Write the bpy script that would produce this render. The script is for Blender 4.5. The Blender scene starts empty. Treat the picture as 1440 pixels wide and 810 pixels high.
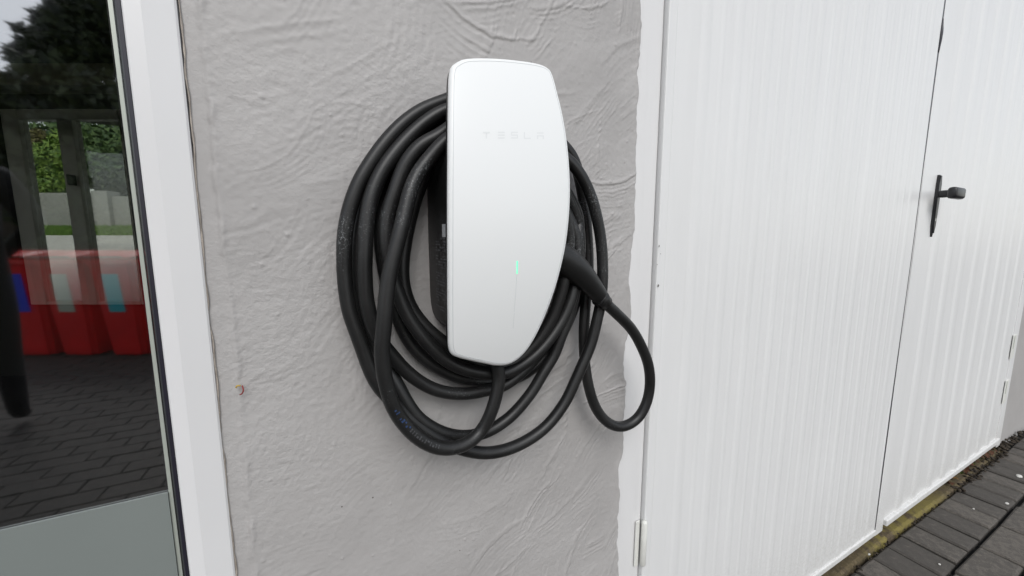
import bpy, bmesh, math, random
import numpy as np
from mathutils import Vector, Matrix

random.seed(7)
rng = np.random.default_rng(11)
S = bpy.context.scene
COL = S.collection

# ------------------------------------------------------------------ camera
FOC, PITCH, YAW, DIST = 520.0, math.radians(7.1), math.radians(26.2), 0.485
cam_d = bpy.data.cameras.new('camera')
cam_d.sensor_width = 36.0
cam_d.lens = FOC / 1440.0 * 36.0
cam_d.clip_start = 0.02
cam_d.clip_end = 600
cam = bpy.data.objects.new('camera', cam_d)
COL.objects.link(cam)
cam.location = (0, -DIST, 0)
cam.rotation_euler = (math.pi / 2 - PITCH, 0, -YAW)
S.camera = cam

# ------------------------------------------------------------------ world, sun, exposure
SUN_EL, SUN_AZ = math.radians(43), math.radians(196)     # azimuth clockwise from +Y
world = bpy.data.worlds.new('World')
S.world = world
world.use_nodes = True
wn = world.node_tree
wn.nodes.clear()
sky = wn.nodes.new('ShaderNodeTexSky')
sky.sky_type = 'NISHITA'
sky.sun_disc = False
sky.sun_elevation = SUN_EL
sky.sun_rotation = SUN_AZ
sky.air_density = 1.2
sky.dust_density = 1.0
hsv = wn.nodes.new('ShaderNodeHueSaturation')
hsv.inputs['Saturation'].default_value = 0.30
bg = wn.nodes.new('ShaderNodeBackground')
bg.inputs['Strength'].default_value = 0.11
wo = wn.nodes.new('ShaderNodeOutputWorld')
wn.links.new(sky.outputs[0], hsv.inputs['Color'])
wn.links.new(hsv.outputs[0], bg.inputs['Color'])
wn.links.new(bg.outputs[0], wo.inputs['Surface'])

sun_d = bpy.data.lights.new('sun', 'SUN')
sun_d.energy = 0.95
sun_d.angle = math.radians(34)
sun_d.color = (1.0, 0.99, 0.97)
sun = bpy.data.objects.new('sun', sun_d)
COL.objects.link(sun)
to_sun = Vector((math.sin(SUN_AZ) * math.cos(SUN_EL), math.cos(SUN_AZ) * math.cos(SUN_EL), math.sin(SUN_EL)))
sun.rotation_euler = to_sun.to_track_quat('Z', 'Y').to_euler()

S.view_settings.view_transform = 'Standard'
S.view_settings.look = 'None'
S.view_settings.exposure = 0.84
S.view_settings.gamma = 1.0

# ------------------------------------------------------------------ measured-picture helpers (pixel -> world)
def ray(u, v):
    xc = (u - 720) / FOC
    yc = (405 - v) / FOC
    hf = math.cos(PITCH) + yc * math.sin(PITCH)
    z = -math.sin(PITCH) + yc * math.cos(PITCH)
    return Vector((hf * math.sin(YAW) + xc * math.cos(YAW), hf * math.cos(YAW) - xc * math.sin(YAW), z))
def onplane(u, v, y=0.0):
    r = ray(u, v)
    t = (y + DIST) / r.y
    return Vector((r.x * t, y, r.z * t))
def at(u, v, t):
    r = ray(u, v) * t
    return Vector((r.x, r.y - DIST, r.z))
GLASS_Y = 0.012
def mirror(p):
    return Vector((p.x, 2 * GLASS_Y - p.y, p.z))
RT = Vector((math.cos(YAW), -math.sin(YAW), 0))      # camera right, horizontal
FW = Vector((math.sin(YAW), math.cos(YAW), 0))       # camera forward, horizontal

# ------------------------------------------------------------------ object helpers
def link(name, me, mat=None, parent=None):
    o = bpy.data.objects.new(name, me)
    COL.objects.link(o)
    if mat is not None and me is not None:
        for m in (mat if isinstance(mat, (list, tuple)) else [mat]):
            me.materials.append(m)
    if parent is not None:
        o.parent = parent
    return o
def tag(o, label=None, cat=None, group=None, kind=None):
    if label: o['label'] = label
    if cat: o['category'] = cat
    if group: o['group'] = group
    if kind: o['kind'] = kind
    return o
def thing(name, label, cat, loc=(0, 0, 0), rz=0.0, group=None):
    o = bpy.data.objects.new(name, None)
    COL.objects.link(o)
    o.empty_display_size = 0.1
    o.location = loc
    o.rotation_euler = (0, 0, rz)
    return tag(o, label, cat, group)
def mesh_from(verts, faces, name, smooth=False):
    me = bpy.data.meshes.new(name)
    me.from_pydata([tuple(v) for v in verts], [], faces)
    if smooth:
        me.polygons.foreach_set('use_smooth', [True] * len(me.polygons))
    me.update()
    return me
def bm_mesh(bm, name, smooth=False):
    me = bpy.data.meshes.new(name)
    bmesh.ops.recalc_face_normals(bm, faces=bm.faces)
    bm.to_mesh(me)
    bm.free()
    if smooth:
        me.polygons.foreach_set('use_smooth', [True] * len(me.polygons))
    return me
def box(bm, x0, x1, y0, y1, z0, z1, bev=0.0, seg=2):
    r = bmesh.ops.create_cube(bm, size=1.0)
    vs = r['verts']
    for v in vs:
        v.co = Vector(((x0 + x1) / 2 + v.co.x * (x1 - x0), (y0 + y1) / 2 + v.co.y * (y1 - y0), (z0 + z1) / 2 + v.co.z * (z1 - z0)))
    if bev > 0:
        es = set()
        for v in vs:
            es.update(v.link_edges)
        bmesh.ops.bevel(bm, geom=list(es), offset=bev, segments=seg, affect='EDGES', profile=0.5, clamp_overlap=True)
def box_mesh(name, *a, bev=0.0, smooth=False, seg=2):
    bm = bmesh.new()
    box(bm, *a, bev=bev, seg=seg)
    return bm_mesh(bm, name, smooth)
def boxo(name, mat, parent, *a, bev=0.0, seg=2):
    return link(name, box_mesh(name, *a, bev=bev, seg=seg), mat, parent)
def catmull(P, n=8, closed=False):
    P = [Vector(p) for p in P]
    out = []
    N = len(P)
    for i in range(N if closed else N - 1):
        p0 = P[(i - 1) % N] if (closed or i > 0) else P[0] * 2 - P[1]
        p1 = P[i]
        p2 = P[(i + 1) % N]
        p3 = P[(i + 2) % N] if (closed or i + 2 < N) else P[-1] * 2 - P[-2]
        # centripetal
        t0 = 0.0
        t1 = t0 + max((p1 - p0).length, 1e-6) ** 0.5
        t2 = t1 + max((p2 - p1).length, 1e-6) ** 0.5
        t3 = t2 + max((p3 - p2).length, 1e-6) ** 0.5
        for k in range(n):
            t = t1 + (t2 - t1) * k / n
            a1 = p0 * ((t1 - t) / (t1 - t0)) + p1 * ((t - t0) / (t1 - t0))
            a2 = p1 * ((t2 - t) / (t2 - t1)) + p2 * ((t - t1) / (t2 - t1))
            a3 = p2 * ((t3 - t) / (t3 - t2)) + p3 * ((t - t2) / (t3 - t2))
            b1 = a1 * ((t2 - t) / (t2 - t0)) + a2 * ((t - t0) / (t2 - t0))
            b2 = a2 * ((t3 - t) / (t3 - t1)) + a3 * ((t - t1) / (t3 - t1))
            out.append(b1 * ((t2 - t) / (t2 - t1)) + b2 * ((t - t1) / (t2 - t1)))
    if not closed:
        out.append(P[-1])
    return out
def tube_mesh(name, pts, rad, seg=14, cap=True):
    """swept tube with parallel-transported frames; rad number or list"""
    n = len(pts)
    if not isinstance(rad, (list, tuple)):
        rad = [rad] * n
    T = [(pts[min(i + 1, n - 1)] - pts[max(i - 1, 0)]).normalized() for i in range(n)]
    up = Vector((0, 1, 0)) if abs(T[0].y) < 0.9 else Vector((1, 0, 0))
    N = (up - T[0] * up.dot(T[0])).normalized()
    V, Fc = [], []
    for i in range(n):
        N = (N - T[i] * N.dot(T[i])).normalized()
        B = T[i].cross(N)
        for k in range(seg):
            a = 2 * math.pi * k / seg
            V.append(pts[i] + (N * math.cos(a) + B * math.sin(a)) * rad[i])
    for i in range(n - 1):
        for k in range(seg):
            k2 = (k + 1) % seg
            Fc.append((i * seg + k, i * seg + k2, (i + 1) * seg + k2, (i + 1) * seg + k))
    if cap:
        Fc.append(tuple(range(seg))[::-1])
        Fc.append(tuple((n - 1) * seg + k for k in range(seg)))
    me = mesh_from(V, Fc, name, True)
    bm = bmesh.new(); bm.from_mesh(me)
    bmesh.ops.recalc_face_normals(bm, faces=bm.faces)
    bm.to_mesh(me); bm.free()
    return me

# ------------------------------------------------------------------ materials
def new_mat(name):
    m = bpy.data.materials.new(name)
    m.use_nodes = True
    nt = m.node_tree
    b = nt.nodes['Principled BSDF']
    return m, nt, b
def node(nt, t, **kw):
    n = nt.nodes.new(t)
    for k, v in kw.items():
        setattr(n, k, v)
    return n
def noise(nt, scale, detail=4, rough=0.55, vec=None, dist=0.0):
    n = node(nt, 'ShaderNodeTexNoise')
    n.inputs['Scale'].default_value = scale
    n.inputs['Detail'].default_value = detail
    n.inputs['Roughness'].default_value = rough
    n.inputs['Distortion'].default_value = dist
    if vec is not None:
        nt.links.new(vec, n.inputs['Vector'])
    return n
def ramp(nt, src, stops, interp='LINEAR'):
    r = node(nt, 'ShaderNodeValToRGB')
    r.color_ramp.interpolation = interp
    el = r.color_ramp.elements
    while len(el) > 1:
        el.remove(el[0])
    el[0].position = stops[0][0]
    el[0].color = (*stops[0][1], 1) if len(stops[0][1]) == 3 else stops[0][1]
    for p, c in stops[1:]:
        e = el.new(p)
        e.color = (*c, 1)
    nt.links.new(src, r.inputs['Fac'])
    return r
def coord(nt, scale=None):
    tc = node(nt, 'ShaderNodeTexCoord')
    v = tc.outputs['Object']
    if scale:
        mp = node(nt, 'ShaderNodeMapping')
        mp.inputs['Scale'].default_value = scale
        nt.links.new(v, mp.inputs['Vector'])
        v = mp.outputs[0]
    return v
def bump(nt, b, src, strength, dist=0.002):
    n = node(nt, 'ShaderNodeBump')
    n.inputs['Strength'].default_value = strength
    n.inputs['Distance'].default_value = dist
    nt.links.new(src, n.inputs['Height'])
    nt.links.new(n.outputs[0], b.inputs['Normal'])
    return n
def g(v):
    return (v, v, v)
def simple(name, c, rough=0.5, metal=0.0, spec=0.5, var=0.0, vscale=8.0, bmp=0.0, bscale=200.0, coat=0.0):
    m, nt, b = new_mat(name)
    b.inputs['Roughness'].default_value = rough
    b.inputs['Metallic'].default_value = metal
    b.inputs['Specular IOR Level'].default_value = spec
    if coat:
        b.inputs['Coat Weight'].default_value = coat
        b.inputs['Coat Roughness'].default_value = 0.06
    if var > 0:
        v = coord(nt)
        n = noise(nt, vscale, 5, 0.6, v)
        r = ramp(nt, n.outputs['Fac'], [(0.3, tuple(x * (1 - var) for x in c)), (0.7, tuple(min(1, x * (1 + var)) for x in c))])
        nt.links.new(r.outputs[0], b.inputs['Base Color'])
    else:
        b.inputs['Base Color'].default_value = (*c, 1)
    if bmp > 0:
        v = coord(nt)
        n2 = noise(nt, bscale, 3, 0.6, v)
        bump(nt, b, n2.outputs['Fac'], bmp, 0.001)
    return m
def mixc(nt, fac, a, b):
    n = node(nt, 'ShaderNodeMix', data_type='RGBA')
    nt.links.new(fac, n.inputs[0])
    for i, s in ((6, a), (7, b)):
        if isinstance(s, tuple):
            n.inputs[i].default_value = (*s, 1)
        else:
            nt.links.new(s, n.inputs[i])
    return n.outputs[2]

def stucco_mat():
    m, nt, b = new_mat('grey_masonry_paint')
    v = coord(nt)
    n1 = noise(nt, 3.2, 5, 0.6, v)
    base = ramp(nt, n1.outputs['Fac'], [(0.25, (0.325, 0.312, 0.304)), (0.5, (0.382, 0.368, 0.359)), (0.75, (0.408, 0.395, 0.386))])
    n2 = noise(nt, 38, 6, 0.7, v)
    dirt = ramp(nt, n2.outputs['Fac'], [(0.60, g(0.0)), (0.86, g(0.32))])
    c = mixc(nt, dirt.outputs[0], base.outputs[0], (0.30, 0.285, 0.27))
    # tiny dark pinholes
    vo = node(nt, 'ShaderNodeTexVoronoi')
    vo.inputs['Scale'].default_value = 26
    nt.links.new(v, vo.inputs['Vector'])
    pin = ramp(nt, vo.outputs['Distance'], [(0.02, g(1.0)), (0.034, g(0.0))])
    sel = node(nt, 'ShaderNodeMath', operation='GREATER_THAN')
    sel.inputs[1].default_value = 0.86
    sp = node(nt, 'ShaderNodeSeparateColor')
    nt.links.new(vo.outputs['Color'], sp.inputs[0])
    nt.links.new(sp.outputs[0], sel.inputs[0])
    mu = node(nt, 'ShaderNodeMath', operation='MULTIPLY')
    nt.links.new(pin.outputs[0], mu.inputs[0])
    nt.links.new(sel.outputs[0], mu.inputs[1])
    c2 = mixc(nt, mu.outputs[0], c, (0.10, 0.09, 0.08))
    nt.links.new(c2, b.inputs['Base Color'])
    b.inputs['Roughness'].default_value = 0.5
    b.inputs['Specular IOR Level'].default_value = 0.35
    n3 = noise(nt, 300, 3, 0.6, v)
    n4 = noise(nt, 70, 4, 0.6, v)
    ad = node(nt, 'ShaderNodeMath', operation='MULTIPLY_ADD')
    ad.inputs[1].default_value = 2.4
    nt.links.new(n4.outputs['Fac'], ad.inputs[0])
    nt.links.new(n3.outputs['Fac'], ad.inputs[2])
    n5 = noise(nt, 6.0, 3, 0.5, v)
    md = ramp(nt, n5.outputs['Fac'], [(0.35, g(0.1)), (0.65, g(0.7))])
    bn = bump(nt, b, ad.outputs[0], 0.5, 0.0010)
    nt.links.new(md.outputs[0], bn.inputs['Strength'])
    return m
def white_door_mat(name='white_door_paint', c=(0.705, 0.705, 0.70), rough=0.38):
    m, nt, b = new_mat(name)
    v = coord(nt, (9.0, 9.0, 1.1))
    n = noise(nt, 2.0, 6, 0.65, v)
    base = ramp(nt, n.outputs['Fac'], [(0.3, tuple(x * 0.965 for x in c)), (0.7, tuple(x * 1.02 for x in c))])
    v2 = coord(nt)
    n2 = noise(nt, 55, 5, 0.75, v2)
    spk = ramp(nt, n2.outputs['Fac'], [(0.72, g(0.0)), (0.84, g(0.35))])
    cc = mixc(nt, spk.outputs[0], base.outputs[0], (0.42, 0.40, 0.36))
    # rain splash and grime towards the foot of the leaf
    sp = node(nt, 'ShaderNodeSeparateXYZ')
    nt.links.new(v2, sp.inputs[0])
    mr = node(nt, 'ShaderNodeMapRange')
    mr.inputs['From Min'].default_value = -0.62
    mr.inputs['From Max'].default_value = -1.0
    nt.links.new(sp.outputs['Z'], mr.inputs['Value'])
    n6 = noise(nt, 150, 5, 0.8, v2)
    n7 = noise(nt, 9, 4, 0.7, coord(nt, (6.0, 1.0, 0.5)))
    pw = node(nt, 'ShaderNodeMath', operation='POWER')
    pw.inputs[1].default_value = 2.0
    nt.links.new(mr.outputs[0], pw.inputs[0])
    gm = node(nt, 'ShaderNodeMath', operation='MULTIPLY')
    nt.links.new(pw.outputs[0], gm.inputs[0])
    gr = ramp(nt, n6.outputs['Fac'], [(0.42, g(0.06)), (0.68, g(0.6))])
    nt.links.new(gr.outputs[0], gm.inputs[1])
    cc = mixc(nt, gm.outputs[0], cc, (0.34, 0.32, 0.27))
    st = ramp(nt, n7.outputs['Fac'], [(0.56, g(0.0)), (0.8, g(0.22))])
    cc = mixc(nt, st.outputs[0], cc, (0.50, 0.50, 0.48))
    nt.links.new(cc, b.inputs['Base Color'])
    b.inputs['Roughness'].default_value = rough
    n3 = noise(nt, 14, 3, 0.5, v2)
    bump(nt, b, n3.outputs['Fac'], 0.12, 0.002)
    return m
def rubber_mat(name='black_rubber', c=0.010, dust=0.5):
    m, nt, b = new_mat(name)
    v = coord(nt)
    n1 = noise(nt, 22, 4, 0.6, v)
    base = ramp(nt, n1.outputs['Fac'], [(0.3, g(c * 0.7)), (0.72, g(c * 1.6))])
    # chalky scuff specks, gathered in patches
    n2 = noise(nt, 520, 4, 0.7, v)
    n3 = noise(nt, 9, 3, 0.6, v)
    mu = node(nt, 'ShaderNodeMath', operation='MULTIPLY')
    nt.links.new(n2.outputs['Fac'], mu.inputs[0])
    nt.links.new(n3.outputs['Fac'], mu.inputs[1])
    sp = ramp(nt, mu.outputs[0], [(0.352, g(0.0)), (0.44, g(dust))])
    c2 = mixc(nt, sp.outputs[0], base.outputs[0], (0.30, 0.31, 0.32))
    nt.links.new(c2, b.inputs['Base Color'])
    b.inputs['Roughness'].default_value = 0.42
    b.inputs['Specular IOR Level'].default_value = 0.42
    n4 = noise(nt, 160, 3, 0.6, v)
    bump(nt, b, n4.outputs['Fac'], 0.10, 0.0006)
    return m
def paver_mat():
    m, nt, b = new_mat('concrete_paver')
    v = coord(nt)
    oi = node(nt, 'ShaderNodeObjectInfo')
    n1 = noise(nt, 45, 6, 0.75, v)
    n2 = noise(nt, 320, 4, 0.7, v)
    mu = node(nt, 'ShaderNodeMath', operation='MULTIPLY_ADD')
    mu.inputs[1].default_value = 0.55
    nt.links.new(n2.outputs['Fac'], mu.inputs[0])
    nt.links.new(n1.outputs['Fac'], mu.inputs[2])
    ad = node(nt, 'ShaderNodeMath', operation='MULTIPLY_ADD')
    ad.inputs[1].default_value = 0.22
    nt.links.new(oi.outputs['Random'], ad.inputs[0])
    nt.links.new(mu.outputs[0], ad.inputs[2])
    r = ramp(nt, ad.outputs[0], [(0.55, (0.038, 0.034, 0.030)), (0.9, (0.068, 0.061, 0.053)), (1.15, (0.105, 0.093, 0.080))])
    nt.links.new(r.outputs[0], b.inputs['Base Color'])
    b.inputs['Roughness'].default_value = 0.85
    bump(nt, b, n2.outputs['Fac'], 0.5, 0.0015)
    return m
def concrete_mat():
    m, nt, b = new_mat('lichen_concrete')
    v = coord(nt)
    n1 = noise(nt, 20, 6, 0.7, v)
    n2 = noise(nt, 90, 6, 0.75, v)
    n3 = noise(nt, 4, 3, 0.6, v)
    base = ramp(nt, n2.outputs['Fac'], [(0.3, (0.03, 0.024, 0.014)), (0.55, (0.09, 0.065, 0.036)), (0.8, (0.19, 0.16, 0.11))])
    lich = ramp(nt, n1.outputs['Fac'], [(0.40, g(0.0)), (0.52, g(0.85))])
    c = mixc(nt, lich.outputs[0], base.outputs[0], (0.21, 0.165, 0.03))
    sx = node(nt, 'ShaderNodeSeparateXYZ')
    nt.links.new(v, sx.inputs[0])
    wx = node(nt, 'ShaderNodeMath', operation='MULTIPLY_ADD')
    wx.inputs[1].default_value = 0.35
    nt.links.new(n1.outputs['Fac'], wx.inputs[0])
    nt.links.new(sx.outputs['X'], wx.inputs[2])
    sc = node(nt, 'ShaderNodeMath', operation='MULTIPLY')
    sc.inputs[1].default_value = 0.25
    nt.links.new(wx.outputs[0], sc.inputs[0])
    zone = ramp(nt, sc.outputs[0], [(0.425, g(0.12)), (0.46, g(1.0)), (0.56, g(0.9)), (0.60, g(0.15))])
    lm = node(nt, 'ShaderNodeMath', operation='MULTIPLY')
    nt.links.new(lich.outputs[0], lm.inputs[0])
    nt.links.new(zone.outputs[0], lm.inputs[1])
    c = mixc(nt, lm.outputs[0], base.outputs[0], (0.20, 0.165, 0.04))
    mo = ramp(nt, n3.outputs['Fac'], [(0.58, g(0.0)), (0.7, g(0.8))])
    c2 = mixc(nt, mo.outputs[0], c, (0.05, 0.036, 0.02))
    nt.links.new(c2, b.inputs['Base Color'])
    b.inputs['Roughness'].default_value = 0.9
    bump(nt, b, n2.outputs['Fac'], 0.9, 0.004)
    return m
def glass_mat(name, refl, tint):
    m = bpy.data.materials.new(name)
    m.use_nodes = True
    nt = m.node_tree
    nt.nodes.clear()
    tr = node(nt, 'ShaderNodeBsdfTransparent')
    tr.inputs[0].default_value = (*tint, 1)
    gl = node(nt, 'ShaderNodeBsdfGlossy')
    gl.inputs['Roughness'].default_value = 0.028
    gl.inputs[0].default_value = (0.95, 0.97, 1.0, 1)
    mx = node(nt, 'ShaderNodeMixShader')
    mx.inputs[0].default_value = refl
    out = node(nt, 'ShaderNodeOutputMaterial')
    nt.links.new(tr.outputs[0], mx.inputs[1])
    nt.links.new(gl.outputs[0], mx.inputs[2])
    nt.links.new(mx.outputs[0], out.inputs[0])
    return m
def leaf_mat(name, a, b_, scale=3.0):
    m, nt, b = new_mat(name)
    oi = node(nt, 'ShaderNodeNewGeometry')
    r = ramp(nt, oi.outputs['Random Per Island'], [(0.0, a), (1.0, b_)])
    nt.links.new(r.outputs[0], b.inputs['Base Color'])
    b.inputs['Roughness'].default_value = 0.6
    return m
def emit_mat(name, c, s):
    m, nt, b = new_mat(name)
    b.inputs['Base Color'].default_value = (*c, 1)
    b.inputs['Emission Color'].default_value = (*c, 1)
    b.inputs['Emission Strength'].default_value = s
    return m

M = {}
M['stucco'] = stucco_mat()
M['trimpaint'] = simple('smooth_grey_paint', (0.40, 0.385, 0.375), 0.55, var=0.06, vscale=12, bmp=0.12, bscale=140)
M['sealant'] = simple('aged_sealant', (0.34, 0.30, 0.26), 0.6, var=0.4, vscale=40)
M['upvc'] = simple('white_upvc', (0.69, 0.685, 0.685), 0.30, var=0.02, vscale=4)
M['door'] = white_door_mat()
M['jamb'] = white_door_mat('white_jamb_paint', (0.68, 0.675, 0.672), 0.42)
M['hinge'] = simple('painted_hinge', (0.68, 0.68, 0.64), 0.4, var=0.06, vscale=40)
M['scuff'] = simple('chipped_paint', (0.12, 0.11, 0.10), 0.8)
M['gasket'] = simple('black_gasket', (0.016, 0.015, 0.024), 0.4)
M['spacer'] = simple('glazing_spacer', (0.42, 0.45, 0.40), 0.4, 0.2)
M['frost'] = simple('frosted_grey_panel', (0.180, 0.200, 0.190), 0.45, var=0.08, vscale=2.5)
M['glass'] = glass_mat('door_glass', 0.32, (0.64, 0.65, 0.62))
M['glass2'] = glass_mat('clear_glass', 0.06, (0.9, 0.92, 0.9))
M['rubber'] = rubber_mat()
M['plug'] = rubber_mat('black_plug_plastic', 0.009, 0.25)
M['body'] = rubber_mat('black_charger_plastic', 0.008, 0.35)
M['face'] = simple('white_charger_glass', (0.775, 0.785, 0.78), 0.34, spec=0.35)
M['rim'] = simple('grey_trim', (0.50, 0.52, 0.53), 0.35)
M['letter'] = simple('pale_grey_print', (0.70, 0.712, 0.71), 0.35)
M['led'] = emit_mat('green_status_light', (0.10, 0.80, 0.40), 0.55)
M['ledoff'] = simple('unlit_light_strip', (0.68, 0.70, 0.70), 0.3)
M['labelprint'] = simple('grey_label_print', (0.10, 0.10, 0.105), 0.6)
M['labelwhite'] = simple('white_label', (0.45, 0.46, 0.47), 0.5)
M['blueprint'] = simple('blue_cable_print', (0.02, 0.045, 0.12), 0.5)
M['greyprint'] = simple('grey_cable_print', (0.055, 0.056, 0.06), 0.5)
M['handle'] = simple('black_handle_plastic', (0.012, 0.012, 0.014), 0.35)
M['paver'] = paver_mat()
M['sand'] = simple('dark_jointing_sand', (0.005, 0.0047, 0.0042), 0.95, var=0.4, vscale=30, bmp=0.5, bscale=80)
M['earth'] = simple('garden_ground', (0.06, 0.065, 0.03), 0.95, var=0.4, vscale=3)
M['concrete'] = concrete_mat()
M['debris'] = simple('dark_debris', (0.03, 0.022, 0.014), 0.95, var=0.6, vscale=60, bmp=0.8, bscale=120)
M['stone'] = simple('pale_stone_chip', (0.5, 0.49, 0.46), 0.7)
M['red_fleck'] = simple('red_leaf_fragment', (0.26, 0.03, 0.025), 0.6)
M['yellow_fleck'] = simple('yellow_leaf_fragment', (0.5, 0.33, 0.05), 0.6)
M['leaf_orange'] = simple('orange_dead_leaf', (0.42, 0.19, 0.03), 0.7, var=0.3, vscale=50)
M['leaf_brown'] = simple('brown_dead_leaf', (0.16, 0.07, 0.035), 0.7, var=0.3, vscale=50)
M['leaf_green'] = simple('green_weed_leaf', (0.12, 0.18, 0.03), 0.7, var=0.3, vscale=50)
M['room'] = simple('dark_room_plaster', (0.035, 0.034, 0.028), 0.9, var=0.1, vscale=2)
M['timber'] = simple('olive_timber', (0.16, 0.145, 0.09), 0.7, var=0.2, vscale=6)
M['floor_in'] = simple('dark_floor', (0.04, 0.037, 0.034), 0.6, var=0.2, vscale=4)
M['frame_in'] = simple('pale_painted_frame', (0.66, 0.66, 0.59), 0.5, var=0.05)
M['render_white'] = simple('pale_rendered_wall', (0.30, 0.30, 0.28), 0.8, var=0.08, vscale=2)
M['path'] = simple('pale_pavement', (0.62, 0.60, 0.56), 0.85, var=0.08, vscale=1.5)
M['grass'] = leaf_mat('grass_blades', (0.10, 0.20, 0.03), (0.20, 0.34, 0.06))
M['leaf_l'] = leaf_mat('bush_leaves_light', (0.07, 0.15, 0.02), (0.24, 0.36, 0.06))
M['leaf_m'] = leaf_mat('bush_leaves_mid', (0.03, 0.075, 0.02), (0.11, 0.18, 0.05))
M['leaf_r'] = leaf_mat('bush_leaves_russet', (0.09, 0.07, 0.03), (0.20, 0.19, 0.06))
M['leaf_d'] = leaf_mat('tree_leaves_dark', (0.012, 0.022, 0.010), (0.06, 0.085, 0.025))
M['bark'] = simple('bark', (0.06, 0.045, 0.03), 0.9, var=0.3, vscale=10)
M['bin_red'] = simple('red_bin_plastic', (0.80, 0.012, 0.016), 0.25, var=0.10, vscale=5)
M['bin_lid'] = simple('red_lid_plastic', (0.85, 0.03, 0.035), 0.25, var=0.10, vscale=5)
M['bin_black'] = simple('black_bin_plastic', (0.015, 0.015, 0.016), 0.5)
M['st_blue'] = simple('blue_sticker', (0.02, 0.06, 0.75), 0.4)
M['st_teal'] = simple('teal_sticker', (0.05, 0.55, 0.62), 0.4)
M['st_pale'] = simple('pale_sticker', (0.55, 0.62, 0.50), 0.5)
M['cloth'] = simple('black_clothing', (0.006, 0.006, 0.007), 0.9)
M['skin'] = simple('skin', (0.35, 0.20, 0.14), 0.5)

# ================================================================== GROUND
GZ = -1.02          # top of the pavers
gme = mesh_from([(-260, -260, GZ - 0.022), (260, -260, GZ - 0.022), (260, 0.06, GZ - 0.022), (-260, 0.06, GZ - 0.022),
                 ], [(0, 1, 2, 3)], 'ground')
ground = tag(link('driveway', gme, M['sand']), kind='structure')
gb = mesh_from([(-260, 0.06, GZ - 0.026), (260, 0.06, GZ - 0.026), (260, 260, GZ - 0.026), (-260, 260, GZ - 0.026)], [(0, 1, 2, 3)], 'rear_ground')
tag(link('ground', gb, M['earth']), kind='structure')

def paver_mesh(L, W, seed):
    r = random.Random(seed)
    bm = bmesh.new()
    box(bm, -L / 2, L / 2, -W / 2, W / 2, -0.05, 0.0, bev=0.0)
    top = [e for e in bm.edges if all(v.co.z > -0.001 for v in e.verts)]
    bmesh.ops.bevel(bm, geom=top, offset=0.0055, segments=1, affect='EDGES')
    for v in bm.verts:
        if v.co.z > -0.02:
            v.co += Vector((r.uniform(-.0012, .0012), r.uniform(-.0012, .0012), r.uniform(-.0008, .0008)))
    return bm_mesh(bm, 'paver')
sold = [paver_mesh(0.128, 0.0955, i) for i in range(5)]
stre = [paver_mesh(0.2090, 0.0900, 20 + i) for i in range(5)]
for me in sold + stre:
    me.materials.append(M['paver'])
def put_paver(me, x, y, rz):
    o = link('paver', me, None, ground)
    o.location = (x, y, GZ + random.uniform(-.003, .003))
    o.rotation_euler = (random.uniform(-.012, .012), random.uniform(-.012, .012), rz + random.uniform(-.012, .012))
x = 1.00
i = 0
while x < 5.4:                                  # soldier course along the door sill
    put_paver(random.choice(sold), x + 0.0535, -0.0915, math.pi / 2)
    x += 0.107
ROWS = 5
for r in range(ROWS):
    x = 1.15 + (r % 2) * 0.108
    while x < 5.2 - 0.2 * r:
        put_paver(random.choice(stre), x, -0.2110 - r * 0.1, 0.0)
        x += 0.2195
# the rest of the drive, seen only mirrored in the glass: joined pavers
bm = bmesh.new()
def stuff_paver(x0, x1, y0, y1):
    z1 = GZ - .016 + random.uniform(-.0015, .0015)
    c = 0.003
    vs = [bm.verts.new(p) for p in ((x0, y0, GZ - .03), (x1, y0, GZ - .03), (x1, y1, GZ - .03), (x0, y1, GZ - .03),
                                    (x0 + c, y0 + c, z1), (x1 - c, y0 + c, z1), (x1 - c, y1 - c, z1), (x0 + c, y1 - c, z1))]
    for f in ((4, 5, 6, 7), (0, 1, 5, 4), (1, 2, 6, 5), (2, 3, 7, 6), (3, 0, 4, 7)):
        bm.faces.new([vs[k] for k in f])
y = -0.164
r = 0
while y > -5.6:
    x = -4.6 + (r % 2) * 0.1
    xe = 1.02 if r < ROWS else 4.6
    while x < xe - 0.1:
        stuff_paver(x + .0015, x + .1985, y - .0985, y - .0015)
        x += 0.2
    y -= 0.1
    r += 1
x = -4.6
while x < 0.99:
    stuff_paver(x + .003, x + .098, -0.16, -0.024)
    x += 0.1
po = link('paver_field', bm_mesh(bm, 'paver_field'), M['paver'], ground)
po['kind'] = 'stuff'

# concrete sill under the garage doors
bm = bmesh.new()
NX = 160
for j, (yy, zz) in enumerate(((-0.022, GZ - 0.02), (-0.020, GZ + 0.002), (-0.012, GZ + 0.007), (0.14, GZ + 0.012))):
    for k in range(NX + 1):
        xx = 0.48 + (2.93 - 0.48) * k / NX
        w = random.uniform(-.0012, .0012) + .003 * math.sin(xx * 5) if j < 3 else 0
        bm.verts.new((xx, yy + w, zz + random.uniform(-.0006, .0006)))
bm.verts.ensure_lookup_table()
for j in range(3):
    for k in range(NX):
        bm.faces.new([bm.verts[j * (NX + 1) + k], bm.verts[j * (NX + 1) + k + 1], bm.verts[(j + 1) * (NX + 1) + k + 1], bm.verts[(j + 1) * (NX + 1) + k]])
tag(link('door_sill', bm_mesh(bm, 'door_sill'), M['concrete']), 'lichen stained concrete sill running under the white garage doors', 'sill')

# ================================================================== HOUSE WALL
house = thing('house_wall', 'grey painted house wall of rough trowelled render between glazed door and garage doors', 'wall')

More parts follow.
